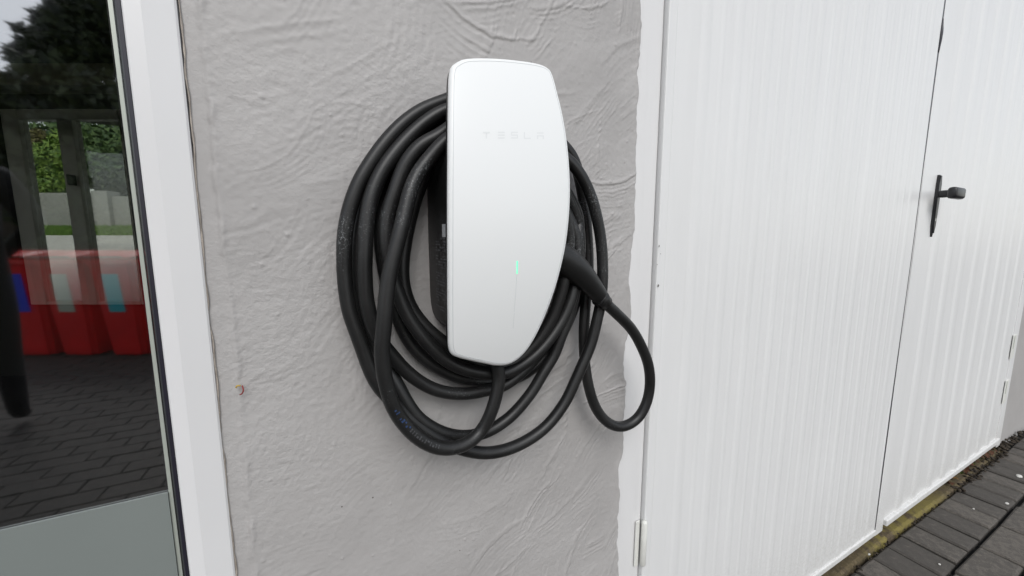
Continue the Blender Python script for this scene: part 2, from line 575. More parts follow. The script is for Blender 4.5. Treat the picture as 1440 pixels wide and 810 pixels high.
def vnoise(X, Z, scale, seed):
    """smooth value noise on arrays"""
    r = np.random.default_rng(seed)
    G = r.random((256, 256))
    u, v = X * scale + 40.3, Z * scale + 57.7
    i, j = np.floor(u).astype(int), np.floor(v).astype(int)
    fu, fv = u - i, v - j
    fu = fu * fu * fu * (fu * (fu * 6 - 15) + 10)
    fv = fv * fv * fv * (fv * (fv * 6 - 15) + 10)
    a = G[i % 256, j % 256]; b = G[(i + 1) % 256, j % 256]
    c = G[i % 256, (j + 1) % 256]; d = G[(i + 1) % 256, (j + 1) % 256]
    return (a * (1 - fu) + b * fu) * (1 - fv) + (c * (1 - fu) + d * fu) * fv - 0.5
XL, XR = -0.1175, 0.476
ZB, ZT = -0.68, 0.43
SX, SZ = 480, 900
xs = np.linspace(0, 1, SX)
zs = np.linspace(ZB, ZT, SZ)
Uu, Zz = np.meshgrid(xs, zs)
right_edge = 0.4655 + 0.0042 * np.sin(zs * 9.0 + 1.0) + 0.012 * vnoise(zs * 0 + 1.3, zs, 13, 5) + 0.006 * vnoise(zs * 0 + 2.3, zs, 38, 6) + 0.003 * vnoise(zs * 0 + 6.3, zs, 110, 9) + (zs + 0.7) * 0.008
left_edge = -0.1165 + 0.004 * vnoise(zs * 0 + 4.3, zs, 11, 7) + 0.0022 * vnoise(zs * 0 + 5.1, zs, 45, 8)
X = left_edge[:, None] + (right_edge - left_edge)[:, None] * Uu
H = np.zeros_like(X)
H += 0.0040 * vnoise(X, Zz, 6, 21) + 0.0018 * vnoise(X, Zz, 15, 22)
# crumbly patches: sharp creased noise, only here and there
patch = np.clip(vnoise(X, Zz * 1.5, 9, 41) * 2.6 + 0.25, 0, 1)
crease = (0.5 - np.abs(vnoise(X, Zz * 1.6, 55, 42)) * 2) * 0.0009 + (0.5 - np.abs(vnoise(X + .2, Zz * 1.4, 115, 43)) * 2) * 0.0006
H += 0.32 * crease * patch + 0.00035 * vnoise(X, Zz, 190, 44)
HB = H.copy()
# wobble used to roughen the edges of the trowel marks
WOB = 0.0026 * vnoise(X, Zz, 70, 45) + 0.0010 * vnoise(X, Zz, 190, 46)
r = np.random.default_rng(77)
def stroke(cx, cz, ang, L, W, amp, curv, seed):
    """one short trowel drag: shallow scoop with a sharp burr on one side and fine drag lines"""
    ca, sa = math.cos(ang), math.sin(ang)
    i0, i1 = np.searchsorted(zs, [cz - L - W - .01, cz + L + W + .01])
    sl = slice(i0, i1)
    dx, dz = X[sl] - cx, Zz[sl] - cz
    a = dx * ca + dz * sa
    c = -dx * sa + dz * ca + curv * a * a + WOB[sl]
    m = (np.abs(a) < L) & (np.abs(c) < W * 1.8)
    if not m.any():
        return
    am, cm = a[m], c[m]
    rr = np.random.default_rng(seed)
    along = np.clip(1 - np.abs(am / L) ** 2.5, 0, 1)
    ewid = rr.uniform(.0012, .0028)
    inside = 0.5 * (np.tanh((cm + W) / (ewid * 3.0)) - np.tanh((cm - W) / ewid))
    burr = np.exp(-np.clip((cm - W) / (ewid * 1.1), -50, 50) ** 2 * .5) * rr.uniform(.3, 1.2)
    lines = np.zeros_like(cm)
    for k in range(4):
        f = rr.uniform(280, 1100)
        lines += np.sin(cm * f + rr.uniform(0, 6.28) + am * rr.uniform(-25, 25)) * rr.uniform(.08, .26)
    scoop = -0.55 * inside + inside * lines * 0.95 + 0.5 * inside * cm / W
    H[sl][m] += amp * along * (scoop + burr)
for k in range(220):
    cx, cz = r.uniform(-0.10, 0.47), r.uniform(-0.66, 0.41)
    if cx > 0.20:
        ang = r.normal(0.88, 0.36)
        amp = r.uniform(0.0004, 0.0017)
        Ls, Ws = r.uniform(.030, .100), r.uniform(.010, .030)
    else:
        ang = r.normal(0.5 if cz < -.05 else 0.2, 0.7)
        amp = r.uniform(0.00008, 0.00050)
        Ls, Ws = r.uniform(.025, .080), r.uniform(.010, .032)
    stroke(cx, cz, ang, Ls, Ws, amp, r.normal(0, 3.5), 1000 + k)
H = HB + 0.00085 * np.tanh((H - HB) * 0.9 / 0.00085)
# nodules and pits
for k in range(300):
    cx, cz, rad, h = r.uniform(-0.10, 0.47), r.uniform(-.66, .41), r.uniform(.0009, .0024), r.uniform(-0.0007, .0012)
    i0, i1 = np.searchsorted(zs, [cz - .012, cz + .012])
    sl = slice(i0, i1)
    d2 = (X[sl] - cx) ** 2 + (Zz[sl] - cz) ** 2
    H[sl] += h * np.exp(-d2 / rad ** 2)
# smooth band beside the glazed door: slightly recessed, with an uneven lip
edge = -0.1015 + 0.0022 * vnoise(zs * 0 + 7.7, zs, 16, 31) + 0.003 * vnoise(zs * 0 + 9.7, zs, 90, 32)
sm = 1 / (1 + np.exp(-(X - edge[:, None]) / 0.0011))
lip = 0.0016 * np.exp(-((X - edge[:, None] - 0.0035) / 0.0030) ** 2) * (0.4 + 1.5 * np.clip(vnoise(X * 0 + 3.1, Zz, 48, 33) + .3, 0, 1))
H = H * (0.18 + 0.82 * sm) + 0.7 * lip - 0.0016 * (1 - sm)
# thick rounded edge where the render meets the garage door frame
de = right_edge[:, None] - X
H += 0.0012 * np.exp(-((de - 0.005) / 0.005) ** 2)
H -= 0.0060 * np.exp(-(de / 0.0016) ** 2)
# fade to the flat upper and lower render
fade = np.clip((Zz - ZB) / 0.04, 0, 1) * np.clip((ZT - Zz) / 0.04, 0, 1)
H *= fade
verts = np.stack([X.ravel(), -H.ravel(), Zz.ravel()], 1)
idx = np.arange(SX * SZ).reshape(SZ, SX)
quads = np.stack([idx[:-1, :-1].ravel(), idx[:-1, 1:].ravel(), idx[1:, 1:].ravel(), idx[1:, :-1].ravel()], 1)
me = bpy.data.meshes.new('render_panel')
# skirt so the edges have thickness
nb = len(verts)
def skirt(ids):
    global verts, quads
    n0 = len(verts)
    ext = verts[ids].copy(); ext[:, 1] = 0.012
    verts = np.vstack([verts, ext])
    q = np.stack([ids[:-1], ids[1:], n0 + np.arange(1, len(ids)), n0 + np.arange(len(ids) - 1)], 1)
    quads = np.vstack([quads, q])
skirt(idx[:, -1]); skirt(idx[:, 0][::-1])
me.vertices.add(len(verts)); me.vertices.foreach_set('co', verts.astype(np.float32).ravel())
me.loops.add(quads.size); me.loops.foreach_set('vertex_index', quads.astype(np.int32).ravel())
me.polygons.add(len(quads)); me.polygons.foreach_set('loop_start', np.arange(0, quads.size, 4, dtype=np.int32))
me.update(calc_edges=True); me.validate()
me.polygons.foreach_set('use_smooth', [True] * len(me.polygons))
link('render_panel', me, M['stucco'], house)
# the rest of the wall (beyond the frame): above, below, left of the glazed door, right of the garage
for a in ((XL, 0.470, 0.0, 0.2, ZT, 1.55), (XL, 0.470, 0.0, 0.2, GZ - .05, ZB), (-4.6, XL, 0.0, 0.2, 1.16, 1.55), (0.470, 2.945, 0.0, 0.2, 1.13, 1.55),
          (-4.6, -1.35, 0.0, 0.2, GZ - .05, 1.16), (-4.6, 6.5, 0.0, 0.2, 1.55, 1.9)):
    boxo('render_wall', M['stucco'], house, *a)
boxo('wall_core', M['trimpaint'], house, XL + .003, 0.464, 0.014, 0.2, ZB, ZT)
# pier right of the garage doors, with soft relief
bm = bmesh.new()
nx, nz = 60, 60
for j in range(nz + 1):
    for k in range(nx + 1):
        xx = 2.945 + (6.5 - 2.945) * k / nx
        zz = GZ - 0.03 + (1.55 - GZ + .03) * j / nz
        bm.verts.new((xx, random.uniform(-.002, .002), zz))
bm.verts.ensure_lookup_table()
for j in range(nz):
    for k in range(nx):
        a = j * (nx + 1) + k
        bm.faces.new([bm.verts[a], bm.verts[a + 1], bm.verts[a + nx + 2], bm.verts[a + nx + 1]])
pier = link('wall_pier', bm_mesh(bm, 'wall_pier', True), M['stucco'], house)
pier['label'] = 'grey rendered pier right of the garage doors'
boxo('pier_core', M['trimpaint'], house, 2.95, 6.5, 0.006, 0.2, GZ - .03, 1.55)
# aged sealant bead along the glazed door frame
pts = [Vector((-0.1168 + 0.0035 * float(vnoise(np.array(4.3), np.array(z), 11, 7)) + 0.0022 * float(vnoise(np.array(5.1), np.array(z), 45, 8)), 0.0005, z)) for z in np.linspace(-.98, 1.1, 260)]
link('sealant_bead', tube_mesh('sealant_bead', pts, [0.0005 + 0.0007 * random.random() for _ in pts], 6), M['sealant'], house)

# chipped fleck stuck to the wall
p = onplane(336, 548, -0.003)
fl = thing('leaf_fragment', 'tiny curled red and yellow fragment stuck to the grey wall near the glazed door', 'leaf fragment', p)
pts = [Vector((0.0035, -0.001, 0.0045)), Vector((0.0045, -0.003, 0.0)), Vector((0.003, -0.002, -0.004)), Vector((0.0005, 0, -0.0058))]
link('curl', tube_mesh('curl', catmull(pts, 5), 0.0007, 6), M['red_fleck'], fl)
pts = [Vector((0.002, -0.001, 0.0045)), Vector((-0.001, -0.002, 0.0052)), Vector((-0.0022, -0.001, 0.003))]
link('tip', tube_mesh('tip', catmull(pts, 5), 0.0008, 6), M['yellow_fleck'], fl)

# ================================================================== GLAZED DOOR (left)
gd = thing('glazed_door', 'white framed glazed door with dark reflecting glass and frosted lower panel', 'door', (0, 0, 0))
XG = -1.30           # far jamb, outside the picture
Z0, Z1 = GZ + 0.01, 1.15
# jamb profile (x, y) extruded in z : rebate, bevelled inner face, flat outer face
prof = [(-0.1565, 0.030), (-0.1565, 0.002), (-0.1555, -0.0060), (-0.1540, -0.0078), (-0.1415, -0.0082), (-0.1405, -0.0079), (-0.1190, -0.0022), (-0.1175, -0.0008), (-0.1175, 0.030)]
def extr(name, prof, z0, z1, smooth=False):
    n = len(prof)
    V = [(a, b, z0) for a, b in prof] + [(a, b, z1) for a, b in prof]
    Fc = [(k, (k + 1) % n, n + (k + 1) % n, n + k) for k in range(n)] + [tuple(range(n))[::-1], tuple(range(n, 2 * n))]
    me = mesh_from(V, Fc, name, smooth)
    bm = bmesh.new(); bm.from_mesh(me); bmesh.ops.recalc_face_normals(bm, faces=bm.faces); bm.to_mesh(me); bm.free()
    return me
link('jamb', extr('jamb', prof, Z0, Z1), M['upvc'], gd)
link('jamb', extr('jamb', [(2 * (XG + (-.117) ) / 2 - (a + .117) - 0.0, b) for a, b in prof], Z0, Z1), M['upvc'], gd)
boxo('head_rail', M['upvc'], gd, XG - .08, -0.1175, -0.006, 0.05, 1.09, 1.16, bev=.003)
boxo('bottom_rail', M['upvc'], gd, XG + .04, -0.157, -0.004, 0.05, Z0 + .002, Z0 + .07, bev=.003)
# black gasket, rounded
link('gasket', extr('gasket', [(-0.1645, 0.014), (-0.1640, 0.006), (-0.1615, 0.002), (-0.1585, 0.0015), (-0.1567, 0.004), (-0.1567, 0.03), (-0.1645, 0.03)], Z0 + .07, 1.09), M['gasket'], gd)
link('spacer_bar', extr('spacer_bar', [(-0.1700, 0.0105), (-0.1668, 0.0105), (-0.1668, 0.0118), (-0.1700, 0.0118)], Z0 + .07, 1.09), M['spacer'], gd)
link('inner_gasket', extr('inner_gasket', [(-0.1740, 0.0185), (-0.1702, 0.0185), (-0.1702, 0.03), (-0.1740, 0.03)], Z0 + .07, 1.09), M['gasket'], gd)
link('edge_seal', extr('edge_seal', [(-0.1660, 0.0195), (-0.1567, 0.0195), (-0.1567, 0.03), (-0.1660, 0.03)], Z0 + .07, 1.09), M['gasket'], gd)
me = mesh_from([(XG + .05, GLASS_Y, Z0 + .07), (-0.160, GLASS_Y, Z0 + .07), (-0.160, GLASS_Y, 1.09), (XG + .05, GLASS_Y, 1.09)], [(0, 1, 2, 3)], 'glass_pane')
link('glass_pane', me, M['glass'], gd)
FZ = -0.268
boxo('frosted_panel', M['frost'], gd, XG + .05, -0.1702, 0.0085, 0.0114, Z0 + .07, FZ)

# ================================================================== GARAGE DOORS
fr = thing('garage_door_frame', 'white timber frame around the garage doors', 'door frame')
boxo('jamb', M['jamb'], fr, 0.452, 0.5252, 0.0052, 0.10, GZ + .012, 1.06, bev=.002)
boxo('jamb', M['jamb'], fr, 2.9004, 2.949, -0.0032, 0.10, GZ + .012, 1.06, bev=.002)
boxo('head_rail', M['jamb'], fr, 0.452, 2.949, 0.003, 0.10, 1.062, 1.132, bev=.002)

def ribbed(x0, x1, pitch, xstart, z0, z1, yface, h=0.0035, w=0.011, bevx=0.006, mid=False):
    """pressed steel sheet: raised narrow ribs"""
    P = [(x0, yface)]
    x = xstart
    while x < x1 - 0.02:
        P += [(x - w / 2 - bevx - .004, yface), (x - w / 2 - bevx, yface), (x - w / 2 - bevx * .35, yface - h * .75), (x - w / 2 + .001, yface - h), (x + w / 2 - .001, yface - h), (x + w / 2 + bevx * .35, yface - h * .75), (x + w / 2 + bevx, yface), (x + w / 2 + bevx + .004, yface)]
        if mid and x + pitch * .5 < x1 - .02:
            xm = x + pitch * .5
            P += [(xm - .010, yface), (xm - .006, yface), (xm - .002, yface - h * .55), (xm + .002, yface - h * .55), (xm + .006, yface), (xm + .010, yface)]
        x += pitch
    P.append((x1, yface))
    n = len(P)
    nzs = 24
    V, Fc = [], []
    for j in range(nzs + 1):
        z = z0 + (z1 - z0) * j / nzs
        for (a, b) in P:
            V.append((a, b + 0.0016 * math.sin(a * 7 + z * 2.3) * math.sin(z * 3.1 + a), z))
    for j in range(nzs):
        for k in range(n - 1):
            Fc.append((j * n + k, j * n + k + 1, (j + 1) * n + k + 1, (j + 1) * n + k))
    me = mesh_from(V, Fc, 'ribbed_panel', True)
    me.set_sharp_from_angle(angle=math.radians(60))
    return me
DZ0, DZ1 = -0.982, 1.055
SEAM = 1.611
# --- left leaf
dl = thing('garage_door', 'wide white ribbed garage door leaf beside the charger, hinged on the grey wall side', 'garage door', (0.526, 0, DZ0), group='pair of garage door leaves')
def rel(o, base):
    o.location = (-base[0], -base[1], -base[2])
    return o
bl = (0.526, 0, DZ0)
rel(link('panel', ribbed(0.5275, SEAM - .004, 0.0925, 0.622, DZ0 + .006, DZ1, -0.0015, h=0.0012, w=.012, bevx=.007, mid=True), M['door'], dl), bl)
rel(boxo('edge_strip', M['door'], dl, 0.5272, 0.548, -0.0040, 0.03, DZ0 + .004, DZ1 - .002, bev=.0022), bl)
rel(boxo('edge_strip', M['door'], dl, SEAM - .016, SEAM - .004, -0.0020, 0.03, DZ0 + .004, DZ1 - .002, bev=.002), bl)
rel(boxo('bottom_lip', M['door'], dl, 0.5275, SEAM - .005, -0.0075, 0.012, DZ0 - .004, DZ0 + .016, bev=.003), bl)
rel(boxo('backing', M['gasket'], dl, 0.530, SEAM - .004, 0.032, 0.045, DZ0 + .004, DZ1 - .002), bl)
# hinge at the lower left
hz0, hz1 = -0.638, -0.542
hx = 0.5245
hg = link('hinge', tube_mesh('hinge', [Vector((hx + .001, -0.0055, z)) for z in (hz0, hz0 + .002, hz1 - .004, hz1)], [.0045, .0058, .0058, .004], 14), M['hinge'], dl)
rel(hg, bl)
hp = link('hinge_plate', box_mesh('hinge_plate', hx - 0.0145, hx - 0.0045, 0.0008, 0.0034, hz0 - .004, hz1 - .002, bev=.0008), M['hinge'], dl)
rel(hp, bl)
# chipped paint marks on the leaf edge
bm = bmesh.new()
for (u, v, s) in ((925.5, 402, 1.0), (927, 346, 0.7), (924, 372, 0.4), (929, 357, 0.35)):
    p = onplane(u, v, -0.0046)
    n = 7
    ring = [bm.verts.new(p + Vector((s * .0022 * math.cos(a) * random.uniform(.5, 1.2), -0.0002, s * (.0028 * math.sin(a) + .0012 * math.cos(a)) * random.uniform(.6, 1.2)))) for a in [2 * math.pi * q / n for q in range(n)]]
    bm.faces.new(ring)
rel(link('paint_chip', bm_mesh(bm, 'paint_chip'), M['scuff'], dl), bl)
# --- right leaf
br = (SEAM + .003, 0, DZ0)
dr = thing('garage_door', 'far white ribbed garage door leaf with black handle at its edge', 'garage door', br, group='pair of garage door leaves')
rel(link('panel', ribbed(SEAM + .012, 2.900, 0.1365, 1.7895, DZ0 + .012, DZ1, -0.0005, h=0.0036, w=0.036, bevx=.014), M['door'], dr), br)
# overlapping edge strip, its foot rounded and longer than the leaf
bm = bmesh.new()
box(bm, SEAM + .010, SEAM + .066, -0.0012, 0.02, DZ0 - .018, DZ1 - .002, bev=.0022)
rel(link('edge_strip', bm_mesh(bm, 'edge_strip'), M['door'], dr), br)
rel(boxo('edge_strip', M['door'], dr, 2.872, 2.900, -0.004, 0.02, DZ0 + .004, DZ1 - .002, bev=.002), br)
rel(boxo('bottom_lip', M['door'], dr, SEAM + .067, 2.900, -0.0105, 0.012, DZ0 + .004, DZ0 + .026, bev=.003), br)
rel(boxo('backing', M['gasket'], dr, SEAM - .003, 2.898, 0.046, 0.058, DZ0 + .004, DZ1 - .002), br)
rel(boxo('seam_shade', M['gasket'], dl, SEAM - .0038, SEAM + .0098, -0.0002, 0.02, DZ0 + .002, DZ1 - .002), bl)  # black strip filling the seam, stands in for the shade of the gap
sp = [Vector((SEAM + .003, -0.0005, onplane(1318, q).z)) for q in (22, 38, 55, 74)]
rel(link('rubber_seal', tube_mesh('rubber_seal', catmull(sp, 4), [.0025, .003, .0035, .004, .0048, .0052, .0052, .005, .0048, .0042, .0035, .003, .002], 8), M['gasket'], dr), br)
for (u, v) in ((1421, 487), (1409.5, 551)):
    p = onplane(u, v)
    h = rel(boxo('hinge', M['hinge'], dr, 2.856, 2.912, -0.0056, -0.0036, p.z - .06, p.z + .055, bev=.002), br)
    boxo('hinge_slot', M['spacer'], h, 2.872, 2.880, -0.0063, -0.0054, p.z - .012, p.z + .05)
# handle: pointed back plate with a stub lever
hd = thing('handle_root', None, None)
COL.objects.unlink(hd); bpy.data.objects.remove(hd)
bm = bmesh.new()
zt, zb, hx0, hx1 = 0.209, 0.016, 1.727, 1.746
prof2 = [(hx0, zb + .035), ((hx0 + hx1) / 2, zb), (hx1, zb + .035), (hx1, zt - .028), ((hx0 + hx1) / 2 + .006, zt), ((hx0 + hx1) / 2 - .006, zt), (hx0, zt - .028)]
n = len(prof2)
fv = [bm.verts.new((a, -0.009, b)) for a, b in prof2]
bv = [bm.verts.new((a, 0.0, b)) for a, b in prof2]
bm.faces.new(fv); bm.faces.new(bv[::-1])
for k in range(n):
    bm.faces.new([fv[k], fv[(k + 1) % n], bv[(k + 1) % n], bv[k]])
bmesh.ops.bevel(bm, geom=[e for e in bm.edges if all(v.co.y < -0.008 for v in e.verts)], offset=0.003, segments=2, affect='EDGES')
plate = rel(link('handle', bm_mesh(bm, 'handle'), M['handle'], dr), br)
boxo('keyhole', M['stone'], plate, 1.731, 1.737, -0.0098, -0.0088, 0.066, 0.074)
# lever: neck plus a rounded grip
bm = bmesh.new()
box(bm, 1.725, 1.746, -0.040, -0.008, 0.138, 0.160, bev=.006, seg=3)
box(bm, 1.672, 1.750, -0.062, -0.0405, 0.129, 0.163, bev=.008, seg=3)
link('lever', bm_mesh(bm, 'lever', True), M['handle'], plate)

# ================================================================== WALL CHARGER
CY = 0.045           # z of the proudest point of the face
def face_y(z):
    t = (z - 0.035)
    return -0.1145 + (t * t) * (0.9 if t > 0 else 0.95)
def facepix(u, v):
    y = -0.11
    for _ in range(12):
        p = onplane(u, v, y)
        y = face_y(p.z)
    return onplane(u, v, y)
outline_px = [(641, 88), (652, 83), (670, 82), (700, 83.2), (730, 86), (752, 89), (766, 93), (774, 99), (779, 110),
              (784.5, 130), (791, 155), (797.5, 190), (801.5, 225), (803.3, 265), (802, 300), (797.5, 340), (790, 375), (779.5, 411), (768, 441), (756.5, 466),
              (748, 481), (738, 495), (726, 506), (713, 512.5), (698, 514), (680, 511), (660, 507), (645, 503.5), (636, 499), (632.3, 490),
              (631.5, 470), (631, 420), (631, 340), (631, 260), (631.5, 180), (632, 130), (632.8, 105), (635.5, 93)]
ring = catmull([facepix(u, v) for u, v in outline_px], 4, closed=True)
NR = len(ring)
ctr = Vector((sum(p.x for p in ring) / NR, 0, sum(p.z for p in ring) / NR))
CB = Vector((0.186, 0, GZ))
charger = thing('wall_charger', 'white glass fronted wall charger with black body mounted on the grey render', 'car charger', (ctr.x, 0, ctr.z - .17))
cb = (ctr.x, 0, ctr.z - .17)
def ringat(s, dy=0.0, follow=True):
    out = []
    for p in ring:
        q = Vector((ctr.x + (p.x - ctr.x) * s, 0, ctr.z + (p.z - ctr.z) * s))
        hx = (q.x - ctr.x) / 0.075
        q.y = face_y(q.z) + 0.004 * hx * hx + dy - 0.004
        out.append(q)
    return out
def inset(d, dy):
    """ring moved inwards by d metres in the face plane"""
    out = []
    for i, p in enumerate(ring):
        t = (ring[(i + 1) % NR] - ring[i - 1])
        nrm = Vector((t.z, 0, -t.x)).normalized()
        if nrm.dot(p - ctr) > 0: nrm = -nrm
        q = p + nrm * d
        hx = (q.x - ctr.x) / 0.075
        q.y = face_y(q.z) + 0.004 * hx * hx - 0.004 + dy
        out.append(q)
    return out
def loft(rings, name, capfirst=False, caplast=False, smooth=True):
    V, Fc = [], []
    n = len(rings[0])
    for rg in rings:
        V += rg
    for j in range(len(rings) - 1):
        for k in range(n):
            k2 = (k + 1) % n
            Fc.append((j * n + k, j * n + k2, (j + 1) * n + k2, (j + 1) * n + k))
    if capfirst: Fc.append(tuple(range(n)))
    if caplast: Fc.append(tuple((len(rings) - 1) * n + k for k in range(n))[::-1])
    me = mesh_from(V, Fc, name, smooth)
    bm = bmesh.new(); bm.from_mesh(me); bmesh.ops.recalc_face_normals(bm, faces=bm.faces); bm.to_mesh(me); bm.free()
    return me
# white face: rounded rim, then concentric rings to the middle
rings = [inset(0.0, 0.0060), inset(0.0, 0.0036), inset(0.0005, 0.0022), inset(0.0017, 0.0008), inset(0.0034, 0.0001), inset(0.006, 0.0)]
last = rings[-1]
for s in (0.9, 0.78, 0.64, 0.5, 0.36, 0.22, 0.1, 0.02):
    rr = []
    for p in last:
        q = Vector((ctr.x + (p.x - ctr.x) * s, 0, ctr.z + (p.z - ctr.z) * s))
        hx = (q.x - ctr.x) / 0.075
        q.y = face_y(q.z) + 0.004 * hx * hx - 0.004
        rr.append(q)
    rings.append(rr)
fo = rel(link('face_plate', loft(rings, 'face_plate', False, True), M['face'], charger), cb)
# thin grey trim seen as a line inside the rim
r1, r2 = inset(0.0042, -0.00008), inset(0.0046, -0.00008)
r0, r3 = inset(0.0038, 0.0006), inset(0.0049, 0.0006)
rel(link('trim', loft([r0, r1, r2, r3], 'trim'), M['rim'], charger), cb)
# black back shell: bezel behind the face, then the body down to the wall
shell = [inset(0.0012, 0.0057), inset(0.0006, 0.0080), inset(0.0010, 0.0150), inset(0.004, 0.0185)]
bx0, bx1, bz0, bz1 = 0.1175, 0.256, -0.112, 0.112
def body_ring(t):
    """superellipse block footprint; t 0 = near the face, 1 = wall"""
    out = []
    cx, cz = (bx0 + bx1) / 2, (bz0 + bz1) / 2
    for p in ring:
        a = math.atan2(p.z - ctr.z, (p.x - ctr.x) * 1.7)
        c, s = math.cos(a), math.sin(a)
        k = (abs(c) ** 7 + abs(s) ** 7) ** (-1 / 7)
        sc = 1.0 - 0.02 * (1 - t)
        out.append(Vector((cx + (bx1 - bx0) / 2 * c * k * sc, 0, cz + (bz1 - bz0) / 2 * s * k * sc)))
    return out
b0 = body_ring(0)
for q in b0:
    q.y = face_y(q.z) + 0.030
b1 = body_ring(.5)
for q in b1:
    q.y = -0.045
b2 = body_ring(1)
for q in b2:
    q.y = -0.004
b3 = body_ring(1)
for q in b3:
    q.y = 0.004
rel(link('body', loft(shell + [b0, b1, b2, b3], 'body'), M['body'], charger), cb)
# status light: lit upper dash and faint strip under it
def facestrip(name, u0, v0, u1, v1, w, mat, lift=0.0004):
    n = 8
    V, Fc = [], []
    for k in range(n + 1):
        t = k / n
        p = facepix(u0 + (u1 - u0) * t, v0 + (v1 - v0) * t)
        hx = (p.x - ctr.x) / 0.075
        yb = face_y(p.z) + 0.004 * hx * hx - 0.004
        # walk onto the true surface along the view ray
        p = onplane(u0 + (u1 - u0) * t, v0 + (v1 - v0) * t, yb)
        for sgn, dy in ((-1, 0.0003), (-1, -lift), (1, -lift), (1, 0.0003)):
            V.append((p.x + sgn * w / 2, yb + dy, p.z))
    for k in range(n):
        for q in range(3):
            a = k * 4 + q
            Fc.append((a, a + 1, a + 5, a + 4))
    Fc.append((0, 1, 2, 3)); Fc.append((n * 4, n * 4 + 1, n * 4 + 2, n * 4 + 3))
    me = mesh_from(V, Fc, name)
    bm = bmesh.new(); bm.from_mesh(me); bmesh.ops.recalc_face_normals(bm, faces=bm.faces); bm.to_mesh(me); bm.free()
    return rel(link(name, me, mat, charger), cb)
facestrip('status_light', 727.3, 367, 727.0, 385, 0.0012, M['led'])
facestrip('light_strip', 726.8, 386.5, 721.5, 462, 0.0008, M['ledoff'], .0002)
# lettering in faint grey print
def glyph(strokes, uc, vc, w, h):
    bm = bmesh.new()
    for (a0, b0_, a1, b1_) in strokes:
        cs = []
        for (a, b) in ((a0, b0_), (a1, b0_), (a1, b1_), (a0, b1_)):
            u, v = uc + (a - .5) * w, vc + (b - .5) * h
            p = facepix(u, v)
            hx = (p.x - ctr.x) / 0.075
            yb = face_y(p.z) + 0.004 * hx * hx - 0.004
            p = onplane(u, v, yb - 0.00025)
            cs.append(bm.verts.new(p))
        bm.faces.new(cs)
    me = bm_mesh(bm, 'letter')
    return rel(link('letter', me, M['letter'], charger), cb)
T = [(0, 0, 1, .2), (.41, .2, .59, 1)]
Eg = [(0, 0, 1, .17), (0, .41, 1, .59), (0, .83, 1, 1)]
Sg = [(0, 0, 1, .17), (0, .17, .16, .41), (0, .41, 1, .59), (.84, .59, 1, .83), (0, .83, 1, 1)]
Lg = [(0, 0, .17, .83), (0, .83, 1, 1)]
Ag = [(0, 0, 1, .17), (0, .42, 1, .59), (0, .59, .17, 1), (.83, .59, 1, 1)]
for gl_, u, v in ((T, 684, 190), (Eg, 705, 190), (Sg, 723.5, 190), (Lg, 741.5, 190.5), (Ag, 760, 191)):
    glyph(gl_, u, v, 9.6, 9.6)
# rating label on the left flank: white block and illegible print lines
def flank(t, z):
    """point on the left flank; t 0 at the wall, 1 near the face"""
    yf = face_y(z) + 0.030
    return Vector((bx0 - 0.0006 + 0.0012 * t, -0.01 + (yf + 0.01) * t, z))
def flank_quad(bm, t0, t1, z0, z1):
    bm.faces.new([bm.verts.new(flank(a, b)) for a, b in ((t0, z0), (t1, z0), (t1, z1), (t0, z1))])
bm = bmesh.new()
flank_quad(bm, .72, .90, 0.0055, 0.0200)
rel(link('rating_label', bm_mesh(bm, 'rating_label'), M['labelwhite'], charger), cb)
bm = bmesh.new()
for k in range(26):
    z = 0.003 - k * 0.0034
    if k % 6 == 5: continue
    t = 0.34
    while t < .9:
        w = random.uniform(.05, .16)
        if random.random() < .7:
            flank_quad(bm, t, min(t + w, .93), z, z + 0.0016)
        t += w + .03
rel(link('label_print', bm_mesh(bm, 'label_print'), M['labelprint'], charger), cb)

# ================================================================== CHARGING CABLE
cable = thing('charging_cable', 'long black charging cable looped in coils around the wall charger', 'charging cable', (0.19, 0, -0.30))
cbase = (0.19, 0, -0.30)
def px(L):
    return [onplane(u, v, -d) for (u, v, d) in L]
def W(x, d, z):
    return Vector((x, -d, z))
path = []
# D: leaves the charger's foot, sweeps down left and up the front of the coil
path += [W(0.1715, .066, -0.118)]
path += px([(702, 528, .068), (698.6, 553, .070), (691, 579, .071), (677, 606, .068), (655, 625, .072), (625, 631, .074), (601, 624, .076), (579, 608, .077), (561, 586, .078),
            (550.5, 566, .079), (543, 541, .079), (539, 518, .079), (537, 489, .079), (540, 459, .079), (542, 430, .078), (545, 403, .077), (549, 379, .076), (555, 355, .075),
            (562, 329, .074), (568.7, 303, .072), (577, 269, .069), (587, 246, .066), (599, 229, .063)])
path += [W(0.125, .066, 0.113), W(0.155, .068, 0.130), W(0.190, .070, 0.133), W(0.230, .068, 0.122), W(0.262, .064, 0.090)]
# first coil: innermost
path += px([(800, 330, .060), (795, 385, .060), (787, 418, .058), (773, 453, .055), (747, 489, .050), (712, 515, .045), (680, 513, .040), (650, 500, .034), (624, 481, .028), (604, 465, .024), (582, 439, .020), (570, 412, .018), (566, 379, .016), (571, 335, .014), (583, 285, .014), (600, 240, .016)])
path += [W(0.128, .022, 0.110), W(0.150, .026, 0.126), W(0.188, .028, 0.130), W(0.228, .028, 0.120), W(0.268, .034, 0.090)]
# second coil: E with C above
path += px([(809, 330, .046), (810, 385, .050), (804, 418, .053), (789, 453, .053), (756, 496, .053), (713, 524, .053), (680, 525, .053), (652, 519, .053), (628, 507, .052), (608, 489, .051), (589, 467, .049), (573, 443, .047), (560, 412, .045), (549, 377, .044), (543, 345, .044), (543, 315, .044), (547, 294, .044), (554, 274, .045), (565, 242, .046), (577, 221, .048), (594, 203, .050), (616, 192, .052)])
path += [W(0.152, .053, 0.143), W(0.190, .053, 0.148), W(0.232, .050, 0.136), W(0.275, .044, 0.100)]
